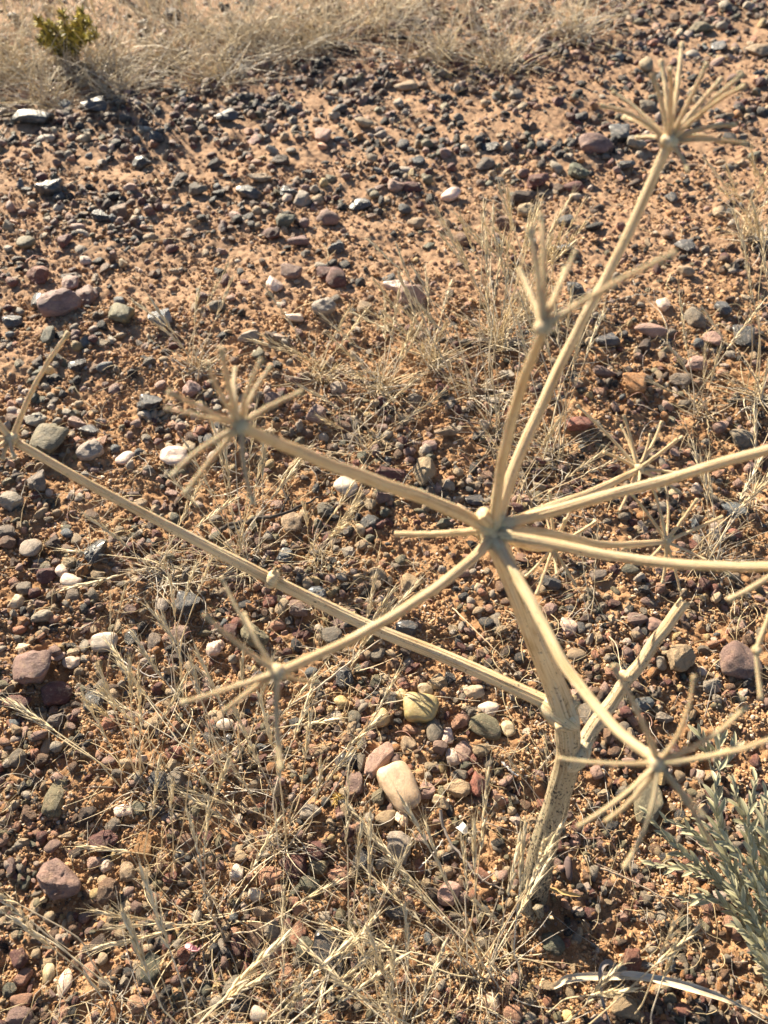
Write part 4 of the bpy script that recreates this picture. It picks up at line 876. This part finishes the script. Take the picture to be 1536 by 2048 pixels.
# far tufts along the top
far_words = ['tall bleached', 'low matted', 'wiry golden', 'pale feathery', 'leaning straw', 'ragged sandy', 'thin upright', 'broad tangled', 'short bristly', 'curved golden', 'faded grey', 'dense straw']
far_at = [(30, 150, 'left of the green bush'), (90, 205, 'in front of the green bush'), (215, 130, 'right of the green bush'), (240, 185, 'beside the far dark slab'), (345, 120, 'on the far bank, centre-left'),
          (430, 160, 'where stones meet the far grass'), (500, 90, 'in the middle of the far grass band'), (640, 95, 'in the far band above the track'), (760, 60, 'at the top, centre'), (880, 110, 'at the right end of the far grass band'),
          (1150, 75, 'among dark stones at the top right'), (1010, 130, 'alone among far stones')]
for w, (x, y, where) in zip(far_words, far_at):
    c = on_z(x, y, 0); c[2] = gz(c[0], c[1]); T = thing('dry_grass_tuft', f'{w} far grass tuft {where}', 'grass tuft', c, 'far grass tufts at the back of the track')
    P, rr, cc = curls(c, 130, .035, 1.25, .20, r=.0011, k=5); link('blades', strands('blades', P, rr, cc, M_straw, 3, .3), T, kind='stuff')
    for j in range(7):
        a = random.uniform(0, 6.28); tip = c+np.array([math.cos(a)*.08, math.sin(a)*.08, random.uniform(.12, .26)])
        stalk(T, c+np.array([random.gauss(0, .02), random.gauss(0, .02), 0]), tip, .05, .00045, True, .9)
# the mass of grass on the far bank and the straw litter
def far_grass():
    def dens(x, y, px, py):
        lim = np.interp(px, [-200, 0, 200, 420, 700, 900, 1100, 1300, 1700], [230, 205, 175, 150, 135, 120, 60, 10, -40])
        return sstep(lim+25, lim-60, py)*np.clip(.5+perlin(x*4, y*4, 41)*1.1, .03, 1)
    P0 = sample_px(9500, -330, 240, dens, 300); n = len(P0); P0[:, 2] = ground_h(P0[:, 0], P0[:, 1])
    a = rng.uniform(0, 6.28, n); el = rng.uniform(.1, 1.35, n); L = rng.uniform(.05, .22, n); ts = np.linspace(0, 1, 5)
    d = np.stack([np.cos(a)*np.cos(el), np.sin(a)*np.cos(el), np.sin(el)], -1)
    P = P0[:, None]+d[:, None]*(L[:, None]*ts)[..., None]; P[..., :2] += (rng.normal(0, .03, (n, 1, 2)))*(ts**2)[None, :, None]
    P[..., 2] -= L[:, None]*ts**2*rng.uniform(0, .5, n)[:, None]*np.sin(el)[:, None]; P[..., 2] = np.maximum(P[..., 2], P0[:, None, 2]+.001)
    col = np.array([(.80, .69, .50), (.76, .65, .48), (.70, .60, .46), (.56, .47, .36), (.84, .76, .60)])[rng.integers(0, 5, n)]*rng.uniform(.75, 1.1, (n, 1))
    link('dry_grass', strands('dry_grass', P, rng.uniform(.0006, .0017, n), col, M_straw, 3, .3), kind='stuff', label='mass of bleached dry grass on the far bank')
far_grass()
def litter():
    def dens(x, y, px, py):
        e = 700-0.16*(px-768)
        d = 0.08+.75*sstep(e-40, e+90, py)
        d += .5*np.exp(-(((px-1250)/260)**2+((py-620)/190)**2))
        d *= 1-.7*np.exp(-(((px-950)/110)**2+((py-1480)/90)**2))-.55*np.exp(-(((px-120)/150)**2+((py-1330)/130)**2))-.5*np.exp(-(((px-1330)/170)**2+((py-1750)/130)**2))-.4*np.exp(-(((px-1330)/130)**2+((py-1300)/130)**2))
        return np.clip(d*np.clip(.5+perlin(x*8, y*8, 51)*1.4, .05, 1), 0, 1)
    P0 = sample_px(2000, 150, 2150, dens); n = len(P0); P0[:, 2] = 0
    dep = (P0-EYE)@FWD; a = rng.uniform(0, 6.28, n); L = rng.uniform(.012, .075, n)*np.clip(dep, .7, 1.6); k = 9; ts = np.linspace(-.5, .5, k)
    cur = rng.normal(0, 1.3, n); aa = a[:, None]+cur[:, None]*ts; step = L[:, None]/(k-1)
    x = P0[:, 0:1]+np.cumsum(np.cos(aa)*step, 1); y = P0[:, 1:2]+np.cumsum(np.sin(aa)*step, 1)
    arch = rng.uniform(0.0, .010, n)[:, None]*(1-(2*ts)**2)[None, :]+rng.uniform(0, .006, n)[:, None]
    z = ground_h(x, y)+.0012+arch+.0015
    P = np.stack([x, y, z], -1)
    col = np.array([(.66, .53, .32), (.60, .47, .28), (.66, .60, .51), (.52, .42, .30), (.40, .34, .30), (.55, .32, .25)])[rng.choice(6, n, p=[.3, .25, .2, .12, .08, .05])]*rng.uniform(.7, 1.1, (n, 1))
    link('straw_litter', strands('straw_litter', P, rng.uniform(.00030, .00075, n)*np.clip(dep, .7, 1.5), col, M_straw, 3, .4), kind='stuff', label='fine curled straw litter over the soil')
litter()

# ---------------------------------------------------------------- twigs, pods, leaves
def twig(name, label, cat, pts, r, col, sides=7, z0=0.004, branchlets=()):
    W_ = []
    for p in pts:
        q = on_z(p[0], p[1], 0.004); zz = gz(q[0], q[1])+(p[2] if len(p) > 2 else z0); W_.append(on_z(p[0], p[1], zz))
    c = W_[0].copy(); P = smooth_path([w-c for w in W_], 24); P += rng.normal(0, r*.35, P.shape)
    o = link(name, strands(name, P[None], np.array([r]), np.array(col)[None], M_twig, sides, .45), None, c, label=label, category=cat)
    for b in branchlets:
        Q = np.array([on_z(x, y, gz(*on_z(x, y, 0)[:2])+.01)-c for x, y in b]); Q = smooth_path(Q, 8)
        link('side_twig', strands('side_twig', Q[None], np.array([r*.6]), np.array(col)[None], M_twig, 5, .4), o)
    return o
twig('twig', 'dark charred-looking twig between the upper left branch and side branch', 'twig', [(440, 1058, .014), (490, 1042, .02), (560, 1028, .024), (610, 1010, .022), (640, 992, .018)], .0030, (.06, .05, .045), branchlets=[[(560, 1028), (578, 990)], [(575, 1000), (560, 965)]])
twig('twig', 'grey crooked twig left of the main stem foot', 'twig', [(880, 1618, .02), (888, 1655, .014), (905, 1690, .012), (935, 1728, .01), (965, 1760, .006), (1005, 1778, .004)], .0017, (.27, .23, .20), branchlets=[[(965, 1762), (990, 1745)]])
twig('twig', 'long straight pale twig crossing behind the lower left branch', 'twig', [(578, 1412), (640, 1372, .01), (700, 1325, .014), (765, 1275, .012), (800, 1240, .006)], .0013, (.55, .47, .36))
twig('twig', 'pair of bleached twigs above the left grass heads', 'twig', [(210, 1290), (250, 1325, .008), (300, 1352, .008), (345, 1355, .004)], .0010, (.62, .57, .52), branchlets=[[(275, 1345), (300, 1320)], [(300, 1352), (345, 1340)]])
twig('twig', 'pale grass straw lying on the far sandy track', 'straw', [(130, 370), (150, 364, .01), (185, 348, .008)], .0014, (.6, .5, .34))
twig('twig', 'forked white twig in the gravel below the brick-red pointed stone', 'twig', [(832, 1742), (850, 1725, .01), (868, 1705, .012), (885, 1680, .01)], .0009, (.66, .62, .58), branchlets=[[(850, 1725), (872, 1722)]])
twig('twig', 'thin slanting straw right of the side branch', 'straw', [(905, 1215), (960, 1270, .02), (1010, 1320, .02), (1070, 1386, .006)], .0009, (.50, .38, .25))
twig('twig', 'small curved white husk in the gravel left of the stem', 'husk', [(1004, 1524), (1018, 1538, .006), (1034, 1550, .006), (1054, 1552, .003)], .0013, (.78, .74, .68))
twig('twig', 'slender straw crossing the gravel under the honey-yellow pebble', 'straw', [(740, 1412), (800, 1402, .01), (850, 1392, .012), (960, 1402, .01)], .0008, (.60, .50, .36))
twig('twig', 'bunch stalk of greyed grass by the silver-leaved shrub', 'twig', [(1200, 1735, .02), (1260, 1760, .016), (1330, 1800, .012), (1400, 1860, .006)], .0010, (.38, .30, .22), branchlets=[[(1235, 1745), (1190, 1725)], [(1300, 1780), (1350, 1835)], [(1290, 1790), (1380, 1800)]])
def ribbon(name, label, cat, pts, w, col, fold=.35, twist=0.0):
    W_ = [on_z(p[0], p[1], gz(*on_z(p[0], p[1], 0)[:2])+p[2]) for p in pts]; c = W_[0].copy()
    P = smooth_path([q-c for q in W_], 40); T = np.gradient(P, axis=0); T /= np.linalg.norm(T, axis=1)[:, None]
    S_ = np.cross(T, [0, 0, 1]); S_ /= np.linalg.norm(S_, axis=1)[:, None]; U = np.cross(S_, T); t = np.linspace(0, 1, 40)
    ww = w*np.interp(t, [0, .15, .6, 1], [.35, 1, .85, .12]); a = twist*t
    cross = np.linspace(-1, 1, 7); prof = fold*(cross**2)
    S2 = S_*np.cos(a)[:, None]+U*np.sin(a)[:, None]; U2 = -S_*np.sin(a)[:, None]+U*np.cos(a)[:, None]
    V = P[:, None]+ww[:, None, None]*(cross[None, :, None]*S2[:, None]+(prof-.1*np.cos(cross*9))[None, :, None]*U2[:, None])
    top = V.reshape(-1, 3); n = len(top); V = np.vstack([top, top-np.repeat(U2, 7, 0)*.0004])
    i = np.arange(39)[:, None]*7; j = np.arange(6)[None, :]; F = np.stack([i+j, i+j+1, i+7+j+1, i+7+j], -1).reshape(-1, 4)
    return link(name, mesh_from(name, V, np.vstack([F, F[:, ::-1]+n]), M_twig, True, np.array(col)), None, c, label=label, category=cat)
ribbon('dried_leaf', 'long grey strap-shaped dried leaf lying along the bottom right', 'dried leaf', [(1108, 1975, .010), (1140, 1958, .018), (1220, 1953, .022), (1300, 1958, .018), (1400, 1985, .014), (1500, 2020, .010), (1580, 2060, .006)], .0034, (.74, .60, .42), .5, .3)
ribbon('dried_leaf', 'second grey leaf strip overlapping the long strap leaf', 'dried leaf', [(1225, 1945, .020), (1290, 1952, .028), (1370, 1968, .024), (1450, 1996, .016), (1540, 2048, .010)], .0024, (.60, .50, .38), .5, -.3)
ribbon('dried_leaf', 'dark curled leaf strip hooked over the strap leaf', 'dried leaf', [(1232, 1930, .035), (1212, 1925, .045), (1200, 1945, .04), (1204, 2000, .02), (1225, 2060, .008)], .0022, (.24, .21, .20), .5, .3)
ribbon('dried_leaf', 'short golden leaf scrap right of the stem foot', 'dried leaf', [(1095, 1775, .004), (1120, 1784, .010), (1150, 1790, .008), (1168, 1793, .003)], .0020, (.62, .42, .18), .4)
ribbon('dried_leaf', 'small white papery petal left of the main stem', 'petal', [(918, 1652, .004), (926, 1658, .010), (934, 1668, .006)], .0048, (.80, .76, .68), .5)
ribbon('dried_leaf', 'crumpled pink petal scrap in the front left straw', 'petal', [(372, 1888, .012), (382, 1898, .016), (396, 1900, .014), (402, 1890, .010)], .0030, (.62, .32, .34), .6, 1.2)
def pod():
    p = on_z(1136, 1735, .006); P = np.array([[0, 0, 0]]+[[0, 0, 0]]); t = np.linspace(-1, 1, 16)
    pts = np.stack([t*0.0015*np.sin(t*2), t*0.0115, 0.0008*np.cos(t*3)], -1); r = .0042*np.sqrt(np.maximum(1-t*t, .01))
    V, F, C, uv, d = tube(pts, r, 16, 5, .05, 0, 3); me = bpy.data.meshes.new('seed_pod'); me.from_pydata(V.tolist(), [], F.tolist()+C.tolist())
    me.polygons.foreach_set('use_smooth', np.ones(len(me.polygons), bool)); a = me.attributes.new('col', 'FLOAT_COLOR', 'POINT')
    a.data.foreach_set('color', np.tile(np.array([.12, .085, .08, 1], np.float32), len(V))); me.materials.append(M_twig)
    p[2] = gz(p[0], p[1])+.0035; o = link('seed_pod', me, None, p, label='dark brown ribbed seed pod lying right of the main stem', category='seed pod'); o.rotation_euler = (0, 0, R(-4))
pod()
# spiny yellow burr
def burr(px, py, label, size, col):
    c = on_z(px, py, .0); c[2] = gz(c[0], c[1])+size*.5; n = 46
    d = rng.normal(size=(n, 3)); d /= np.linalg.norm(d, axis=1)[:, None]; ts = np.linspace(0, 1, 4)
    P = d[:, None]*(size*(.25+.75*rng.uniform(.5, 1, n))[:, None]*ts)[..., None]
    T = thing('burr', label, 'burr', c); link('spines', strands('spines', P, np.full(n, size*.10), np.array(col)[None]*rng.uniform(.8, 1.15, (n, 1)), M_straw, 4, .1), T, kind='stuff')
    V, F = ICO[2]; link('core', mesh_from('core', V*size*.36*(1+.25*n3(V, 5, 3))[:, None], F, M_straw, True, np.array(col)), T)
burr(676, 1598, 'yellow spiny seed burr in the centre-left gravel', .011, (.58, .40, .12))

# silver-leaved shrub
def leaf_mesh(i):
    L, w = 1.0, .115+.02*i; t = np.linspace(0, 1, 9); ww = w*np.sin(np.pi*np.clip(t*.94+.06, 0, 1))**.7; cr = np.linspace(-1, 1, 5)
    V = np.stack([cr[None, :]*ww[:, None], np.abs(cr)[None, :]*ww[:, None]*.55-(.10+.08*i)*(t**2)[:, None]+0*cr[None, :], np.broadcast_to(t[:, None]*L, (9, 5))], -1).reshape(-1, 3)
    edge = np.broadcast_to(np.abs(cr)[None, :], (9, 5)).reshape(-1); mid = edge < .2
    col = np.where((edge > .9)[:, None], [[.58, .55, .41]], [[.34, .325, .18]]); col = np.where(mid[:, None], [[.45, .44, .30]], col)
    i_ = np.arange(8)[:, None]*5; j = np.arange(4)[None, :]; F = np.stack([i_+j, i_+j+1, i_+5+j+1, i_+5+j], -1).reshape(-1, 4)
    return mesh_from('leaf', V, F, M_leaf, True, col)
LEAVES = [leaf_mesh(i) for i in range(3)]
def shrub(label, root_px, sprigs, leaf_len, step):
    c = on_z(*root_px, 0); c[2] = gz(c[0], c[1]); T = thing('silver_shrub', label, 'shrub', c)
    for sp in sprigs:
        P = smooth_path([on_z(x, y, z)-c for x, y, z in sp], 30); Ls = np.concatenate([[0], np.cumsum(np.linalg.norm(np.diff(P, axis=0), axis=1))])
        o = link('sprig', strands('sprig', P[None], np.array([.0011]), np.array([[.36, .33, .24]]), M_leaf, 6, .5), T)
        tt = np.linspace(0, 1, 30); n = int(Ls[-1]/step); g = random.uniform(0, 6)
        for k in range(n):
            f = (k+.6)/n
            if f < .18: continue
            p = np.array([np.interp(f*Ls[-1], Ls, P[:, q]) for q in range(3)]); p2 = np.array([np.interp(min(f*Ls[-1]+.003, Ls[-1]), Ls, P[:, q]) for q in range(3)])
            t = Vector(p2-p).normalized() if np.linalg.norm(p2-p) > 1e-6 else Vector((0, 0, 1))
            g += 2.4; side = t.orthogonal().normalized(); side.rotate(Quaternion(t, g)); sp_ = random.uniform(.35, .8)*(1-.35*f)
            d = (t*math.cos(sp_)+side*math.sin(sp_)+Vector((0, 0, .15))).normalized()
            q = d.to_track_quat('Z', 'Y'); q = q @ Quaternion((0, 0, 1), random.uniform(-.5, .5))
            l = link('leaf', random.choice(LEAVES), o, p); l.rotation_mode = 'QUATERNION'; l.rotation_quaternion = q
            s = leaf_len*random.uniform(.55, 1.1)*(1.0 if f < .85 else .7); l.scale = (s, s, s)
shrub('silver-green narrow-leaved shrub at the lower right edge', (1545, 1985), [
    [(1540, 1980, 0), (1500, 1830, .05), (1420, 1750, .07), (1350, 1690, .085), (1292, 1625, .10)],
    [(1530, 1960, .01), (1490, 1790, .07), (1445, 1690, .10), (1430, 1590, .125), (1440, 1530, .13)],
    [(1540, 1930, .02), (1515, 1760, .09), (1495, 1660, .12), (1510, 1560, .14)],
    [(1530, 1920, .02), (1470, 1790, .05), (1390, 1745, .06), (1300, 1728, .065)],
    [(1535, 1940, .01), (1490, 1850, .05), (1430, 1800, .06), (1370, 1800, .05)],
    [(1560, 1930, .02), (1545, 1800, .08), (1470, 1700, .11), (1395, 1640, .12)],
    [(1560, 1960, .02), (1530, 1880, .06), (1480, 1800, .09), (1450, 1740, .1)],
    [(1570, 1960, .02), (1560, 1860, .07), (1520, 1790, .1), (1480, 1730, .12)],
    [(1570, 1900, .02), (1570, 1760, .1), (1560, 1640, .14), (1530, 1590, .15)],
    [(1550, 2000, .0), (1540, 1930, .05), (1510, 1880, .07), (1470, 1850, .08)],
    [(1545, 1960, .01), (1510, 1860, .04), (1450, 1720, .08), (1380, 1660, .09), (1330, 1640, .10)],
    [(1550, 1900, .03), (1530, 1720, .09), (1480, 1620, .12), (1465, 1560, .13)],
    [(1560, 1880, .03), (1550, 1740, .1), (1530, 1660, .13), (1525, 1600, .14)],
    [(1555, 2010, .0), (1550, 1960, .05), (1525, 1920, .07), (1500, 1900, .08)],
    [(1550, 1980, .0), (1520, 1900, .04), (1490, 1830, .06), (1465, 1800, .07)],
    [(1590, 1960, .02), (1600, 1800, .08), (1590, 1680, .12), (1600, 1600, .14)]], .0175, .0031)
shrub('tiny silver-leaved seedling in soil above the near right umbel', (1425, 1545), [[(1425, 1545, 0), (1412, 1500, .02), (1398, 1465, .03)], [(1425, 1545, 0), (1435, 1505, .02), (1440, 1470, .03)], [(1425, 1545, 0), (1460, 1520, .015), (1470, 1490, .025)]], .022, .005)

# yellow-green bush at the far left top
def bush():
    c = on_z(135, 118, 0); c[2] = gz(c[0], c[1]); T = thing('green_bush', 'small yellow-green bush with stubby leafy spires in far dry grass', 'bush', c)
    for i, (x, y, h) in enumerate([(75, 40, .15), (90, 70, .10), (125, 28, .19), (140, 60, .13), (165, 25, .20), (180, 45, .17), (150, 80, .1), (110, 90, .08), (195, 70, .10), (80, 85, .07), (160, 60, .14), (100, 50, .12)]):
        tip = on_z(x, y, h)-c; b = np.array([random.gauss(0, .02), random.gauss(0, .02), 0]); P = smooth_path([b, b*.4+tip*.45+np.array([0, 0, .02]), tip], 12)
        o = link('stem', strands('stem', P[None], np.array([.002]), np.array([[.16, .13, .06]]), M_leaf, 5, .5), T)
        n = 230; f = rng.uniform(.25, 1, n); base = np.stack([np.interp(f, np.linspace(0, 1, 12), P[:, q]) for q in range(3)], -1)
        d = rng.normal(size=(n, 3)); d[:, 2] += .8; d /= np.linalg.norm(d, axis=1)[:, None]; ts = np.linspace(0, 1, 3)
        Q = base[:, None]+d[:, None]*(.016*rng.uniform(.6, 1.2, n)[:, None]*ts)[..., None]
        col = np.array([(.56, .45, .07), (.34, .31, .06), (.66, .54, .12), (.14, .12, .04)])[rng.integers(0, 4, n)]
        link('foliage', strands('foliage', Q, np.full(n, .0036), col, M_leaf, 3, .2), o, kind='stuff')
bush()
